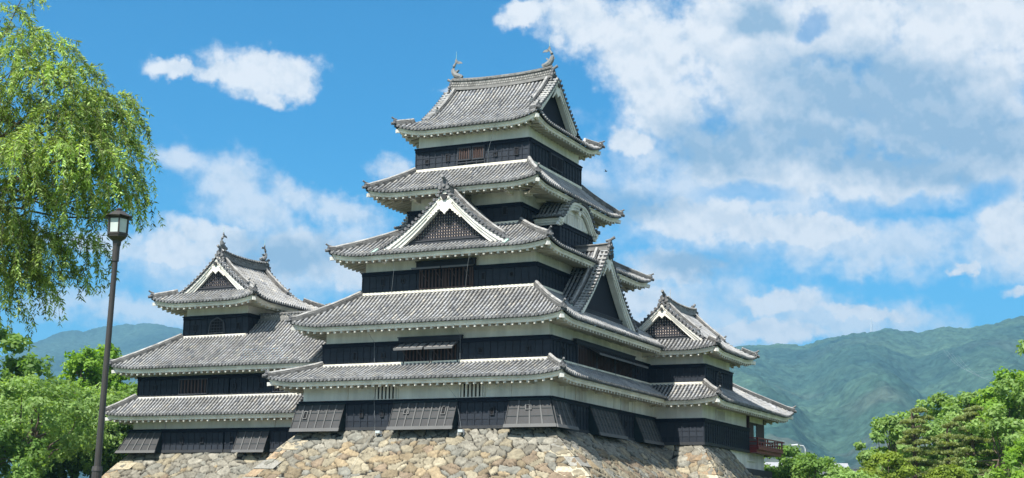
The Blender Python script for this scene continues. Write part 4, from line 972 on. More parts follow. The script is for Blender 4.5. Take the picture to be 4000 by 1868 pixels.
_sb = stone_base('broad sloping base of rough ochre and grey stones under the tall keep', (-8.5, 8, -9.7), tp, offs(-17.6, .66, -1.3, 20.5, .82, 1.12, .74, dz), -1.97, -1.97 - dz, 1, ((0, 1), (1, 2), (3, 0)))
quoins(_sb, (.66, -1.3), (.66 + 1.12 * dz, -1.3 - .74 * dz), -2.0, -1.97 - dz, 1, -1, 4); quoins(_sb, (-17.6, -1.3), (-17.6 - .82 * dz, -1.3 - .74 * dz), -2.0, -1.97 - dz, -1, -1, 5)
tp = [(-34.6, 1.8), (-15., 1.8), (-15., 14.5), (-34.6, 14.5)]
_sb = stone_base('lower sloping base of grey stones under the small keep at the left', (-26, 8, -9.7), tp, offs(-34.6, -15., 1.8, 14.5, .7, 0, .70, 6.5), -3.17, -9.67, 5, ((0, 1), (3, 0)), warm=.45)
quoins(_sb, (-34.6, 1.8), (-34.6 - .7 * 6.5, 1.8 - .7 * 6.5), -3.2, -9.67, -1, -1, 6)
tp = [(-1., 17.4), (4.3, 17.4), (4.3, 23.6), (-1., 23.6)]
_sb = stone_base('sloping corner of pale stones under the right-hand turret', (2, 26, -9.7), tp, [(-1., 17.4 - .85 * dz), (4.3 + .72 * dz, 17.4 - .85 * dz), (4.3 + .72 * dz, 23.6 + .75 * dz), (-1., 23.6 + .75 * dz)], -2.03, -2.03 - dz, 9, ((0, 1), (1, 2)), warm=.75)
quoins(_sb, (4.3, 17.4), (4.3 + .72 * dz, 17.4 - .85 * dz), -2.06, -2.03 - dz, 1, -1, 7)
stone_base('low stone footing under the pavilion with the red balcony', (0, 29, -9.7), [(-4.6, 23.9), (4.7, 23.9), (4.7, 34.4), (-4.6, 34.4)], [(-6, 22), (6.4, 22), (6.4, 36.5), (-6, 36.5)], -3.76, -9.7, 14, ((1, 2),), warm=.3)

# floodlights standing on the top of the stone base
for x, lab in ((-11.3, 'small grey-blue floodlight box on the stone base, left one of the two'), (-5.25, 'small white floodlight box on the stone base, right one of the two')):
    fb_ = thing('floodlight', (x, -1.75, -2.2), lab, 'floodlight', 'floodlights on the stone base')
    mb = MB(); cc = (.34, .38, .46) if x < -10 else (.62, .62, .72)
    mb.box(x - .18, x + .18, -2.0, -1.75, -2.20, -2.02, cc); h_ = mb.build('floodlight_housing', M_GREY, fb_)
    mb = MB(); mb.box(x - .15, x + .15, -2.03, -2.0, -2.18, -2.04, cc); mb.build('floodlight_glass', M_GLASS, fb_)
    mb = MB(); mb.box(x - .21, x - .18, -1.9, -1.8, -2.35, -2.05, cc); mb.box(x + .18, x + .21, -1.9, -1.8, -2.35, -2.05, cc); mb.build('bracket', M_GREY, fb_)

# ================================================================== SETTING
def sheet(name, pts, z, m, lab=None):
    mb = MB(); mb.poly([(x, y, z) for x, y in pts], (.09, .12, .045)); o = mb.build(name, m); tag(o, kind='structure'); return o
M_GRASS = mat('short_grass', None, .9, (3, .6, .05), .35, .4)
mw = bpy.data.materials.new('dark_green_moat_water'); mw.use_nodes = True; h = G(mw.node_tree); b = mw.node_tree.nodes['Principled BSDF']
b.inputs['Base Color'].default_value = (.015, .03, .018, 1); b.inputs['Roughness'].default_value = .06
bp = h.n('ShaderNodeBump'); bp.inputs['Strength'].default_value = .15; bp.inputs['Distance'].default_value = .05
h.put(bp.inputs['Height'], h.noise(h.n('ShaderNodeTexCoord').outputs['Object'], 1.2, 4, .6)); h.nt.links.new(bp.outputs[0], b.inputs['Normal'])
sheet('ground', [(-9000, -3000), (9000, -3000), (9000, 12000), (-9000, 12000)], -9.75, M_GRASS)
sheet('moat_water', [(-70, -52), (60, -52), (60, 60), (-70, 60)], -9.70, mw)
def mound(name, poly, z0, z1, bat):
    cx = sum(p[0] for p in poly) / len(poly); cy = sum(p[1] for p in poly) / len(poly); mb = MB()
    low = [(x + (x - cx) * bat, y + (y - cy) * bat, z0) for x, y in poly]; hi = [(x, y, z1) for x, y in poly]; n = len(poly)
    mb.poly(hi, (.09, .12, .045))
    for i in range(n): j = (i + 1) % n; mb.poly([low[i], low[j], hi[j], hi[i]], (.10, .12, .05))
    o = mb.build(name, M_GRASS); tag(o, kind='structure')
mound('castle_ground', [(-36, 10), (4, 33), (6, 24), (9, 22), (60, 10), (160, 60), (120, 420), (-180, 420), (-160, -10), (-60, -30), (-39, -14)], -9.8, -6.2, .05)
mound('near_bank', [(-80, -54), (70, -54), (90, -140), (-90, -140)], -9.8, -9.5, .02)

# ---- mountains: a height field swept round the valley
def vnoise(x, y, seed):
    xi = np.floor(x); yi = np.floor(y); u = x - xi; v = y - yi; u = u * u * u * (u * (u * 6 - 15) + 10); v = v * v * v * (v * (v * 6 - 15) + 10)
    h = lambda a, b: (np.sin(a * 127.1 + b * 311.7 + seed * 53.7) * 43758.5453) % 1.0
    return ((h(xi, yi) * (1 - u) + h(xi + 1, yi) * u) * (1 - v) + (h(xi, yi + 1) * (1 - u) + h(xi + 1, yi + 1) * u) * v) * 2 - 1
def fbm(x, y, oc=5, seed=0):
    t = 0; a = 1; v = 0
    for k in range(oc):
        v = v + a * vnoise(x, y, seed + k * 1.7); t += a; a *= .5; x, y = x * 1.7 + y * 1.05 + 3.1, y * 1.7 - x * 1.05 + 7.7
    return v / t * 1.5
def mountains(name, prof, a0, a1, r0, r1, seed, col, ridge=.075, nu=900, nv=430):
    A = np.radians(np.linspace(a0, a1, nu)); Rr = np.linspace(0, 1, nv)
    pa = np.radians([p[0] for p in prof]); pe = np.tan(np.radians([p[1] for p in prof]))
    U, V = np.meshgrid(A, Rr, indexing='ij'); U = U.ravel(); V = V.ravel()
    rad = r0 + (r1 - r0) * V
    top = np.interp(U, pa, pe) * (r0 + (r1 - r0) * .86)
    x = CAM.x + np.sin(U) * rad; y = CAM.y + np.cos(U) * rad
    q = np.clip(V / .86, 0, 1); base = (q ** 1.35) * (1 - .0 * q); back = np.clip((V - .86) / .14, 0, 1)
    env = np.sin(np.pi * np.clip(V / .86, 0, 1)) ** .8
    k = 1 / 700.; n = fbm(x * k + seed, y * k * .8, 6, seed); rid = 1 - np.abs(n) * 1.5
    side = np.sin(np.degrees(U) * 1.35 + 3.2 * V + 1.2 * fbm(x * k * .4, y * k * .4, 3, seed + 2) + seed)
    z = -8 + top * (base * (1 - .5 * back ** 2)) + env * top * ridge * (rid - .45) + env * top * .05 * side
    z += (.25 + env) * 2.6 * fbm(x / 34., y / 34., 3, seed + 4) * np.clip(V * 6, 0, 1) + 4.2 * vnoise(x / 13., y / 13., seed + 7) + 2.2 * vnoise(x / 31., y / 29., seed + 9) * np.clip(V * 6, 0, 1)
    t = .5 + .5 * fbm(x / 260., y / 190., 5, seed + 11); c = np.array(col[0])[None] * (1 - t[:, None]) + np.array(col[1])[None] * t[:, None]
    bare = np.clip((fbm(x / 330. + 3, y / 300., 4, seed + 21) - .42) * 4, 0, 1)[:, None] * np.clip(1.1 - V * 1.3, 0, 1)[:, None]; c = c * (1 - bare * .35) + np.array([.16, .12, .10])[None] * bare * .35
    o = grid_mesh(name, np.stack([x, y, z], 1), c, nu, nv, M_FOREST); tag(o, kind='structure'); return o
M_FOREST = mat('forested_slope', None, .95, (.07, .5, 8), .6, .06, .05)
mountains('hills', [(-20.5, 6.1), (-18.5, 6.75), (-16.56, 6.96), (-14.8, 7.04), (-14.04, 7.0), (-13.29, 7.23), (-11.73, 7.45), (-11.16, 7.54), (-10.37, 7.48), (-9.87, 7.42), (-8.96, 7.6), (-8.09, 7.49), (-7.2, 7.64), (-6.15, 7.93), (-3, 8.4), (0, 8.2)], -20, -1, 900, 4300, 3, ((.020, .050, .046), (.058, .104, .066)))
mountains('hills', [(-60, 5), (-50, 5.4), (-46, 5.3), (-44.97, 5.75), (-43.84, 6.38), (-43.31, 6.65), (-42.77, 6.86), (-42.4, 6.94), (-42.03, 6.94), (-41.38, 7.14), (-40.64, 7.24), (-39.88, 7.34), (-39.11, 7.29), (-38.53, 7.19), (-37.94, 7.06), (-34, 6.4), (-28, 6), (-20, 6.3)], -60, -19, 2200, 5900, 8, ((.020, .050, .052), (.042, .082, .070)), ridge=.10, nu=500, nv=140)

# ---- haze
hz = MB(); hz.box(-9500, 9500, -3500, 9500, -10.9, 830); ho = hz.build('haze', M_GREY); tag(ho, kind='stuff')
mh = bpy.data.materials.new('haze_air'); mh.use_nodes = True; nt = mh.node_tree; nt.nodes.clear(); o_ = nt.nodes.new('ShaderNodeOutputMaterial'); pv = nt.nodes.new('ShaderNodeVolumePrincipled')
pv.inputs['Color'].default_value = (.30, .66, 1, 1); pv.inputs['Density'].default_value = HAZE; pv.inputs['Anisotropy'].default_value = .2; nt.links.new(pv.outputs[0], o_.inputs[1])
mh.cycles.homogeneous_volume = True
ho.data.materials.clear(); ho.data.materials.append(mh)

# ---- trees
def leafquads(C_, N_, size, rg, asp=.55, up=.35):
    """leaf-sized diamonds at points C_ facing roughly along N_"""
    n = len(C_); nr = N_ + rg.normal(0, .55, (n, 3)); nr[:, 2] += up; nr /= np.linalg.norm(nr, axis=1)[:, None] + 1e-9
    r = rg.normal(0, 1, (n, 3)); t = np.cross(nr, r); t /= np.linalg.norm(t, axis=1)[:, None] + 1e-9; b = np.cross(nr, t)
    s = size * (.6 + .8 * rg.random(n))[:, None]
    return np.stack([C_ - t * s, C_ - b * s * asp, C_ + t * s, C_ + b * s * asp], 1)
def limb(mb, p0, p1, r0, r1, rg, n=5, wob=.06):
    pts = []; L = (Vector(p1) - Vector(p0)).length
    for i in range(n + 1):
        q = Vector(p0).lerp(Vector(p1), i / n)
        if 0 < i < n: q += Vector(rg.normal(0, wob * L, 3))
        pts.append(q)
    mb.tube(pts, [r0 + (r1 - r0) * i / n for i in range(n + 1)], 6)
    return pts
def broadleaf(loc, h, w, seed, c0, c1, label, n=7000, leaf=.17, nb=46, cat='tree', group=None, base=-6.3, conic=.0, trunk_h=.3, name='broadleaf_tree'):
    rg = np.random.default_rng(seed); x, y, zt = loc; zb = base; Ht = zt - zb
    r = thing(name, (x, y, zb), label, cat, group)
    mb = MB(); blobs = []
    tk = limb(mb, (x, y, zb), (x + rg.normal(0, .2), y, zb + Ht * .55), .028 * Ht, .018 * Ht, rg, 6, .012)
    ch = Ht * (1 - trunk_h)
    for k in range(nb):
        v = rg.random() ** .8; ang = rg.random() * 2 * math.pi
        prof = math.sin(math.pi * min(1, max(.04, v * .93 + .07)) ** .8) ** .55 if not conic else (1 - v) ** .8 + .06
        rad = w * prof * (.35 + .65 * rg.random() ** .5)
        c = np.array([x + math.cos(ang) * rad, y + math.sin(ang) * rad, zb + Ht * trunk_h + ch * v * .95])
        s = w * (.20 + .17 * rg.random()) * (1 - .35 * v); blobs.append((c, s))
        if k % 3 == 0: limb(mb, tk[2 + k % 4], c, .010 * Ht, .003 * Ht, rg, 4, .05)
    mb.build('trunk', M_BARK, r)
    tot = sum(s * s for _, s in blobs); Q = []; CC = []
    for c, s in blobs:
        m = max(20, int(n * s * s / tot)); d = rg.normal(0, 1, (m, 3)); d /= np.linalg.norm(d, axis=1)[:, None]; rr = s * (.55 + .5 * rg.random(m)) * (1 + .25 * np.sin(d[:, 0] * 5 + d[:, 1] * 4 + c[0]))
        pt = c + d * rr[:, None] * np.array([1, 1, .62]); out_ = pt - np.array([x, y, zb + Ht * .5]); out_ /= np.linalg.norm(out_, axis=1)[:, None]
        Q.append(leafquads(pt, d * .6 + out_ * .4, leaf, rg)); mixv = np.clip(rg.random() * .7 + rg.random(m) * .3, 0, 1)[:, None]
        CC.append((np.array(c0) * (1 - mixv) + np.array(c1) * mixv) * (.8 + .4 * rg.random(m))[:, None])
    quads_mesh('crown', np.concatenate(Q), np.concatenate(CC), M_LEAF, r)
    return r
def pine(loc, h, w, seed, label, base=-6.3, group=None):
    rg = np.random.default_rng(seed); x, y, zt = loc; zb = base; Ht = zt - zb; r = thing('pine_tree', (x, y, zb), label, 'pine tree', group)
    mb = MB(); tk = limb(mb, (x, y, zb), (x + rg.normal(0, .3), y, zt - .4), .26, .08, rg, 9, .018); Q = []; CC = []
    nl = 8
    for k in range(nl):
        v = (k + .6) / nl; zc = zb + Ht * (.22 + .78 * v) - .25; wr = w * (1.05 - .62 * v)
        for j in range(4 if k < nl - 1 else 2):
            ang = k * 2.4 + j * 1.6 + rg.normal(0, .3); rad = wr * (.35 + .4 * rg.random()) * (0 if (k == nl - 1 and j == 0) else 1)
            c = np.array([x + math.cos(ang) * rad, y + math.sin(ang) * rad, zc + rg.normal(0, .16)]); pr = np.array([wr * .42, wr * .42, .24])
            limb(mb, tk[min(9, int(2 + 7 * v))], c - np.array([0, 0, .15]), .06, .02, rg, 4, .05)
            m = 330; d = rg.normal(0, 1, (m, 3)); d /= np.linalg.norm(d, axis=1)[:, None]; d[:, 2] = np.abs(d[:, 2]) * 1.0 - .25
            pt = c + d * pr * (.5 + .5 * rg.random(m) ** .5)[:, None]
            nr = rg.normal(0, 1, (m, 3)); nr[:, 2] *= .5; t = d * .7 + rg.normal(0, .35, (m, 3)); t[:, 2] += .5; t /= np.linalg.norm(t, axis=1)[:, None]; bb = np.cross(t, nr); bb /= np.linalg.norm(bb, axis=1)[:, None]
            s = .17 * (.7 + .6 * rg.random(m))[:, None]; Q.append(np.stack([pt - t * s * .4, pt - bb * s * .4 + t * s * .4, pt + t * s, pt + bb * s * .4 + t * s * .4], 1))
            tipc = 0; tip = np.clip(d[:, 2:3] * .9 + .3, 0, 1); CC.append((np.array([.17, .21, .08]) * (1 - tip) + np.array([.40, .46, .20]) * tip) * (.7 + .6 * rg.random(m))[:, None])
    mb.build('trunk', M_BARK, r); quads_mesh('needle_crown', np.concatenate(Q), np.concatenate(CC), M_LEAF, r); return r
DG, MG, YG, BG = ((.055, .115, .032), (.11, .19, .05)), ((.11, .215, .045), (.20, .32, .075)), ((.15, .29, .035), (.24, .38, .05)), ((.165, .28, .07), (.28, .40, .13))
GL = 'trees left of the castle'; GR = 'trees right of the castle'
broadleaf((-51.2, 3.4, 7.4), 0, 5.6, 1, *MG, 'rounded green tree at the left edge, behind the willow tips', 17000, .25, 64, group=GL)
broadleaf((-44, 1, 2.6), 0, 4.4, 2, *MG, 'mid green tree below the rounded tree, left edge', 7000, group=GL)
broadleaf((-48.6, 11.5, 7.0), 0, 3.7, 3, *YG, 'bright yellow-green upright tree left of the lamp post', 8000, .18, conic=.4, group=GL)
broadleaf((-49.4, 15.6, 7.3), 0, 3.7, 4, *YG, 'bright yellow-green upright tree just behind the lamp post', 8000, .18, conic=.4, group=GL)
broadleaf((-44.5, 13.0, 3.5), 0, 4.0, 5, *MG, 'mid green tree between the lamp post and the small keep', 8000, group=GL)
broadleaf((-36.5, -6.8, 1.7), 0, 4.4, 6, *BG, 'light green spreading tree in front at the far left', 9000, .15, group=GL)
broadleaf((-43.2, 7.6, 2.3), 0, 4.6, 7, *BG, 'light green spreading tree beside the lower lamp post', 9000, .15, group=GL)
broadleaf((-35.5, -10.8, -1.6), 0, 3.6, 8, *MG, 'low bushy tree in the bottom left corner', 9000, .15, group=GL, trunk_h=.1)
broadleaf((-41.5, 9.0, -.2), 0, 4.0, 9, *DG, 'dark green low tree against the stone base of the small keep', 9000, .15, group=GL, trunk_h=.1)
broadleaf((-47.0, 9.6, 1.7), 0, 4.6, 10, *DG, 'dark green tree behind the light spreading trees', 8000, .17, group=GL, trunk_h=.1)
broadleaf((3.9, 42.5, -.7), 0, 3.0, 21, *MG, 'small green tree just below the red balcony', 7000, .16, group=GR)
broadleaf((8.4, 33.0, -1.9), 0, 2.9, 22, *MG, 'low green bush right of the pavilion base', 6000, .14, group=GR, trunk_h=.05)
broadleaf((13.0, 25.0, -3.4), 0, 2.8, 23, *BG, 'pale low bush in front of the white house', 6000, .14, group=GR, trunk_h=.05)
broadleaf((11.2, 50.0, 2.4), 0, 3.2, 24, *BG, 'pale green tree left of the pines', 8000, .2, group=GR)
broadleaf((14.3, 58.0, 4.9), 0, 4.4, 25, *BG, 'tall light green tree rising behind the left pine', 10000, .2, group=GR)
broadleaf((18.2, 56.0, 4.9), 0, 4.4, 26, *BG, 'light green tree rising behind the right pine', 10000, .2, group=GR)
broadleaf((15.4, 28.0, -2.0), 0, 2.4, 27, (.15, .22, .03), (.26, .34, .05), 'yellow-leaved maple left of the pines', 8000, .13, group=GR, trunk_h=.05)
broadleaf((19.6, 30.0, -3.0), 0, 2.2, 28, (.15, .22, .03), (.26, .34, .05), 'low yellow-leaved maple between the two pines', 6000, .13, group=GR, trunk_h=.05)
broadleaf((22.6, 47.0, 6.4), 0, 3.8, 29, *YG, 'tall green tree second from the right edge', 9000, .2, group=GR)
broadleaf((26.0, 46.0, 10.6), 0, 4.6, 30, *BG, 'tallest tree at the right edge of the picture', 9000, .2, group=GR)
broadleaf((26.4, 26.0, -.9), 0, 3.2, 31, *YG, 'bright green bushy tree in the bottom right corner', 9000, .16, group=GR, trunk_h=.05)
broadleaf((23.2, 33.0, 1.9), 0, 3.2, 32, *BG, 'green tree between the right pine and the corner', 9000, .17, group=GR, trunk_h=.1)
pine((17.0, 32.0, 1.9), 0, 2.2, 41, 'left pine with layered needle pads and a bare trunk', group='pines'); pine((20.6, 34.5, 2.1), 0, 2.3, 42, 'right pine with layered olive needle pads', group='pines'); pine((18.4, 37.5, 1.0), 0, 1.9, 43, 'thin pine half hidden between the two larger pines', group='pines')

# ---- weeping willow in the foreground
def willow():
    rg = np.random.default_rng(5); root = thing('willow_tree', (9.5, -60.5, -9.5), 'large weeping willow with drooping yellow-green branches at the left edge', 'willow tree')
    f = lambda u, v, d: np.array(CAM) + (np.array(FW) + np.array(RT) * u + np.array(UP) * v) * d     # a spot seen at (u, v) and depth d
    px = lambda X, Y_, d: f((X - 2000) / 5694.35, -(Y_ - 934) / 5694.35, d)
    mb = MB(); trunk_top = px(-350, 700, 29.5)
    base = np.array([trunk_top[0] - .5, trunk_top[1] - .3, -9.5]); tk = limb(mb, base, trunk_top, .42, .26, rg, 6, .02)
    Q = []; CC = []; tw = MB()
    boughs = WB
    for (X, Y_, d, r, n, ln, lit) in boughs:
        X -= 16 + max(0, X - 250) * .20; lit *= 1.12
        c = px(X, Y_, d); limb(mb, tk[-1 - int(rg.integers(0, 2))], c + np.array([0, 0, -.1]), .045, .008, rg, 7, .03)
        r = r * d / 5694.35; ln = ln * d / 5694.35
        for k in range(int(n * .82)):
            a = rg.random() * 2 * math.pi; q = rg.random() ** .5; dirv = np.array([math.cos(a), math.sin(a), 0]); p = c + dirv * r * q * .75 + np.array([0, 0, r * .55 * (1 - q * q) + rg.normal(0, .05)])
            L = ln * (.40 + .70 * rg.random()) * (.6 + .5 * q); v = dirv * (.8 + .5 * rg.random()) + np.array([0, 0, .45 - .5 * q]); gr = .10 + .12 * rg.random(); tone = .32 + .95 * rg.random(); pts = [p.copy()]; st = .05; s_ = 0
            while s_ < L:
                v = v + np.array([0, 0, -gr]) + rg.normal(0, .05, 3) + np.array([RT.x, RT.y, 0]) * .012; v /= np.linalg.norm(v); p = p + v * st; pts.append(p.copy()); s_ += st
            if len(pts) > 3 and k % 2 == 0: tw.tube(pts[::2] if len(pts) > 6 else pts, .0035, 3, (.2, .2, .06), cap=False)
            pts = np.array(pts); m = int(len(pts) * 2.3); idx = rg.integers(1, len(pts), m); P_ = pts[idx]; T_ = pts[idx] - pts[idx - 1]; T_ /= np.linalg.norm(T_, axis=1)[:, None] + 1e-9
            sd = rg.normal(0, 1, (m, 3)); sd -= (sd * T_).sum(1)[:, None] * T_; sd /= np.linalg.norm(sd, axis=1)[:, None]
            ld = T_ * .55 + sd * .75 + np.array([0, 0, -.25]); ld /= np.linalg.norm(ld, axis=1)[:, None]; wd = np.cross(ld, rg.normal(0, 1, (m, 3))); wd /= np.linalg.norm(wd, axis=1)[:, None]
            l_ = (.105 * (.65 + .6 * rg.random(m)))[:, None]; ww = l_ * .125
            Q.append(np.stack([P_, P_ + ld * l_ * .4 + wd * ww, P_ + ld * l_, P_ + ld * l_ * .4 - wd * ww], 1))
            t = rg.random((m, 1)); CC.append((np.array([.18, .28, .065]) * (1 - t) + np.array([.43, .55, .21]) * t) * (lit * tone * (.75 + .5 * rg.random((m, 1)))))
    mb.build('trunk', M_BARK, root); tw.build('hanging_twigs', M_BARK, root); quads_mesh('leaf_curtains', np.concatenate(Q), np.concatenate(CC), M_LEAF, root)
WB = [(20, 60, 28, 90, 60, 130, 1), (110, 170, 28, 110, 80, 150, 1), (220, 210, 28, 100, 70, 130, 1), (60, 260, 27.5, 120, 80, 170, 1), (330, 310, 28, 90, 60, 150, 1), (200, 330, 27.5, 140, 110, 190, 1), (500, 400, 28.5, 80, 70, 180, 1.05),
      (560, 470, 28.8, 60, 40, 200, .95), (400, 430, 28, 120, 100, 190, 1), (60, 420, 28, 130, 100, 200, .9), (280, 480, 27.5, 140, 120, 210, 1), (470, 560, 28, 110, 90, 220, 1.05), (180, 580, 27, 130, 130, 200, 1.1), (350, 590, 27, 130, 130, 190, 1.1),
      (40, 620, 27, 110, 100, 240, 1), (520, 680, 28, 70, 60, 230, .95), (420, 740, 27.4, 110, 100, 170, 1.1), (90, 760, 28, 120, 90, 260, .85), (230, 700, 28.6, 120, 80, 200, .85), (340, 800, 28.4, 90, 50, 170, .8), (470, 850, 28.2, 50, 22, 170, .9),
      (20, 900, 28, 120, 110, 280, .8), (130, 940, 28, 110, 90, 230, .75), (50, 1050, 28.2, 110, 90, 220, .75), (200, 1010, 28.4, 80, 50, 170, .8), (120, 1110, 28, 80, 45, 160, .85), (375, 940, 28.2, 35, 34, 240, .9), (385, 1060, 28.2, 25, 10, 150, .9),
      (270, 1060, 28.4, 40, 12, 170, .9), (10, 1180, 28.4, 60, 20, 160, .85), (-60, 500, 28.5, 200, 160, 350, .8), (-60, 900, 28.5, 180, 140, 350, .75), (570, 760, 28.6, 30, 14, 200, .9), (320, 900, 28.6, 40, 8, 160, .9), (100, -20, 28, 60, 14, 90, .8)]
willow()

# ---- lamp post
def lamp():
    r = thing('street_lamp', (20.49, -64.72, -9.5), 'dark brown park lamp post with a hexagonal frosted lantern in front of the willow', 'street lamp')
    bx, by = 20.49, -64.72; lx = lambda z: (bx + (z + 9.5) * .0155, by + (z + 9.5) * .006, z)
    mb = MB(); mb.tube([lx(-9.5), lx(-7.12)], .085, 14); mb.tube([lx(-7.12), lx(-7.04)], [.095, .08], 14); mb.tube([lx(-7.04), lx(-3.5)], [.058, .046], 14); mb.tube([lx(-3.5), lx(-3.2)], .062, 14); mb.build('pole', M_POLE, r, smooth=False)
    cx, cy, _ = lx(-3.0); hx = lambda R_, z, k: (cx + R_ * math.cos(math.pi / 3 * k + .25), cy + R_ * math.sin(math.pi / 3 * k + .25), z)
    mb = MB()
    for (r0, z0, r1, z1) in ((.075, -3.22, .085, -3.14), (.085, -3.14, .172, -3.075), (.172, -3.075, .178, -3.04)):
        for k in range(6): mb.poly([hx(r0, z0, k), hx(r0, z0, k + 1), hx(r1, z1, k + 1), hx(r1, z1, k)], (.05, .04, .035))
    mb.poly([hx(.178, -3.04, k) for k in range(6)], (.05, .04, .035)); mb.build('lantern_base', M_POLE, r)
    mb = MB()
    for k in range(6):
        mb.bar(hx(.175, -3.04, k), hx(.185, -2.72, k), .026, .026, (.05, .04, .035))
        a, b = Vector(hx(.176, -3.02, k)), Vector(hx(.176, -3.02, k + 1)); mb.bar(a, b, .02, .035, (.05, .04, .035)); a.z = b.z = -2.74; mb.bar(a, b, .02, .035, (.05, .04, .035))
    lf = mb.build('lantern_frame', M_POLE, r)
    for k in range(6):
        mb = MB(); mb.poly([hx(.168, -3.02, k), hx(.168, -3.02, k + 1), hx(.176, -2.74, k + 1), hx(.176, -2.74, k)], (.5, .5, .5)); mb.build('lantern_pane', M_GLASS, lf)
    mb = MB(); ring = ((.25, -2.735), (.262, -2.715), (.20, -2.685), (.13, -2.635), (.075, -2.605), (.03, -2.60))
    for (r0, z0), (r1, z1) in zip(ring, ring[1:]):
        for k in range(6): mb.poly([hx(r0, z0 + (.012 if r0 > .24 else 0), k), hx(r0, z0, k + 1), hx(r1, z1, k + 1), hx(r1, z1, k)], (.09, .07, .06))
    mb.poly([hx(.25, -2.735, k) for k in range(6)][::-1], (.05, .04, .035)); mb.tube([(cx, cy, -2.61), (cx, cy, -2.585), (cx, cy, -2.565), (cx, cy, -2.545)], [.03, .05, .05, .02], 10, (.05, .04, .035)); mb.build('lantern_roof', M_POLE, r)
    mb = MB(); mb.tube([(cx - .09, cy - .03, -3.3), (cx - .05, cy - .02, -3.28)], .015, 8); mb.build('light_sensor', M_GREY, r)
lamp()

# ---- houses of the town beyond, street lamp, pylon, power lines, bird
def house(loc, wx, wy, h, wall, roof, label, rot=0., flat=False):
    r = thing('house', loc, label, 'house'); x, y, z = loc; ca, sa = math.cos(rot), math.sin(rot); T_ = lambda a, b, c: (x + a * ca - b * sa, y + a * sa + b * ca, z + c)
    mw_ = mat('house_render', wall, .8, None, .08); mr_ = mat('house_roof', roof, .6, None, .15)
    mb = MB(); mb.box8([T_(-wx, -wy, 0), T_(wx, -wy, 0), T_(wx, wy, 0), T_(-wx, wy, 0), T_(-wx, -wy, h), T_(wx, -wy, h), T_(wx, wy, h), T_(-wx, wy, h)], wall); w = mb.build('wall', mw_, r)
    for fl_ in range(max(1, int(h / 3))):
        for i in range(-2, 3):
            mb = MB(); a = i * wx * .38; zz = 1.2 + fl_ * 3; mb.box8([T_(a - .55, -wy - .04, zz), T_(a + .55, -wy - .04, zz), T_(a + .55, -wy + .02, zz), T_(a - .55, -wy + .02, zz), T_(a - .55, -wy - .04, zz + 1.1), T_(a + .55, -wy - .04, zz + 1.1), T_(a + .55, -wy + .02, zz + 1.1), T_(a - .55, -wy + .02, zz + 1.1)], (.1, .1, .1)); mb.build('window', M_DARK, w)
    mb = MB(); e = .5
    if flat: mb.box8([T_(-wx - .2, -wy - .2, h), T_(wx + .2, -wy - .2, h), T_(wx + .2, wy + .2, h), T_(-wx - .2, wy + .2, h), T_(-wx - .2, -wy - .2, h + .5), T_(wx + .2, -wy - .2, h + .5), T_(wx + .2, wy + .2, h + .5), T_(-wx - .2, wy + .2, h + .5)], roof)
    else:
        rh = wy * .55; a, b, c, d = T_(-wx - e, -wy - e, h), T_(wx + e, -wy - e, h), T_(wx + e, wy + e, h), T_(-wx - e, wy + e, h); p, q = T_(-wx - e, 0, h + rh), T_(wx + e, 0, h + rh)
        mb.poly([a, b, q, p], roof); mb.poly([c, d, p, q], roof); mb.poly([a, p, d], roof); mb.poly([b, c, q], roof); mb.poly([a, d, c, b], roof)
    mb.build('roof', mr_, r); return r
house((-19.0, 138.5, -6.3), 6, 4, 6.3, (.75, .74, .72), (.30, .31, .33), 'white house with a grey roof seen through the trees right of the balcony', .4)
house((-6.0, 112, -6.3), 3.5, 3, 3.7, (.78, .77, .75), (.40, .41, .42), 'low white house behind the small tree below the balcony', .3)
house((-12.5, 139, -6.3), 6, 5, 6.9, (.10, .11, .13), (.06, .065, .08), 'dark two-storey house left of the yellow maple', .35, True)
house((-3.0, 112, -6.3), 7, 4, 4.0, (.30, .31, .34), (.09, .095, .11), 'long low house with a dark tiled roof', .4)
house((-15.5, 118, -6.3), 3.5, 3, 4.2, (.8, .8, .8), (.32, .33, .34), 'white gabled house just right of the pavilion', .2)
sl_ = thing('road_lamp', (-6.6, 90.2, -6.2), 'tall white road lamp rising above the trees right of the balcony', 'street lamp')
mb = MB(); mb.tube([(-6.6, 90.2, -6.2), (-6.6, 90.2, 1.6), (-6.8, 90.1, 2.0), (-7.6, 89.8, 2.1)], [.10, .08, .07, .06], 8); mb.build('pole', M_GREY, sl_); mb = MB(); mb.tube([(-7.4, 89.8, 2.1), (-8.2, 89.5, 2.05)], [.14, .07], 8); mb.tube([(-6.6, 90.2, .55), (-8.6, 89.3, .45)], [.10, .12], 8); mb.build('lamp_head', M_GREY, sl_)
M_STEEL = mat('galvanised_steel', (.55, .58, .60), .5)
pz = (-890., 4418., 590.)
py_ = thing('power_pylon', pz, 'thin lattice power pylon standing on the mountain ridge', 'pylon'); mb = MB(); hgt = 50
for a, b in ((-1, -1), (1, -1), (1, 1), (-1, 1)): mb.bar((pz[0] + a * 4, pz[1] + b * 4, pz[2] - 12), (pz[0] + a * .6, pz[1] + b * .6, pz[2] + hgt), .7, .7)
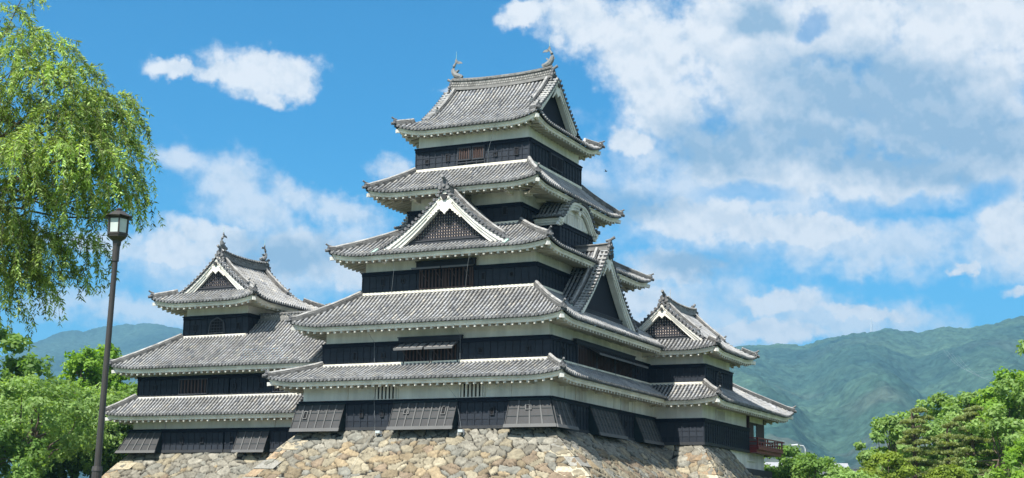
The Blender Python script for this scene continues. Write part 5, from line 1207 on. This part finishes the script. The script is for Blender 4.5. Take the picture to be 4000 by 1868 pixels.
for k in range(9):
    z0 = pz[2] + k * 5.4; w0 = 4 - 3.3 * k / 9
    mb.bar((pz[0] - w0, pz[1] - w0, z0), (pz[0] + w0 * .9, pz[1] - w0 * .9, z0 + 5.4), .4, .4); mb.bar((pz[0] + w0, pz[1] - w0, z0), (pz[0] - w0 * .9, pz[1] - w0 * .9, z0 + 5.4), .4, .4)
mb.build('mast', M_STEEL, py_); mb = MB()
for z0 in (30, 38, 46): mb.bar((pz[0] - 8, pz[1], pz[2] + z0), (pz[0] + 8, pz[1], pz[2] + z0), .6, .6)
mb.build('cross_arms', M_STEEL, py_)
PL = [Vector(v) for v in ((-863, 4415, 612), (-634, 3655, 468), (-426, 2880, 350), (-155, 1705, 202), (60, 900, 90))]
for k, dx_ in enumerate((-9, 0, 9, 20)):
    mb = MB(); pts = []
    for i in range(len(PL) - 1):
        for j in range(8):
            t = j / 8; q = PL[i].lerp(PL[i + 1], t); q.z -= 26 * 4 * t * (1 - t) * (PL[i] - PL[i + 1]).length / 900; pts.append(q + Vector((dx_, 0, -k * 5)))
    mb.tube(pts, [max(.05, .00011 * (q - CAM).length) * .5 for q in pts], 4); o = mb.build('power_line', M_LINE); tag(o, ('topmost', 'second', 'third', 'lowest')[k] + ' power line sagging down the mountain slope at the right', 'power line', 'power lines')
bd = thing('bird', (-10.8, 36.3, 24.0), 'small dark bird flying in the sky right of the top storey', 'bird')
mb = MB(); p = Vector((-10.8, 36.3, 24.0)); mb.tube([p + Vector((-.16, 0, -.01)), p + Vector((-.06, 0, 0)), p + Vector((.05, 0, .01)), p + Vector((.13, 0, .03))], [.01, .04, .05, .02], 7, (.03, .03, .03))
for s_ in (-1, 1): mb.box8([p + Vector((-.05, s_ * .03, .0)), p + Vector((.06, s_ * .03, .0)), p + Vector((.0, s_ * .24, .12)), p + Vector((-.04, s_ * .24, .12)), p + Vector((-.05, s_ * .03, .02)), p + Vector((.06, s_ * .03, .02)), p + Vector((.0, s_ * .24, .13)), p + Vector((-.04, s_ * .24, .13))], (.03, .03, .03))
mb.build('bird_body', M_BLACK, bd)
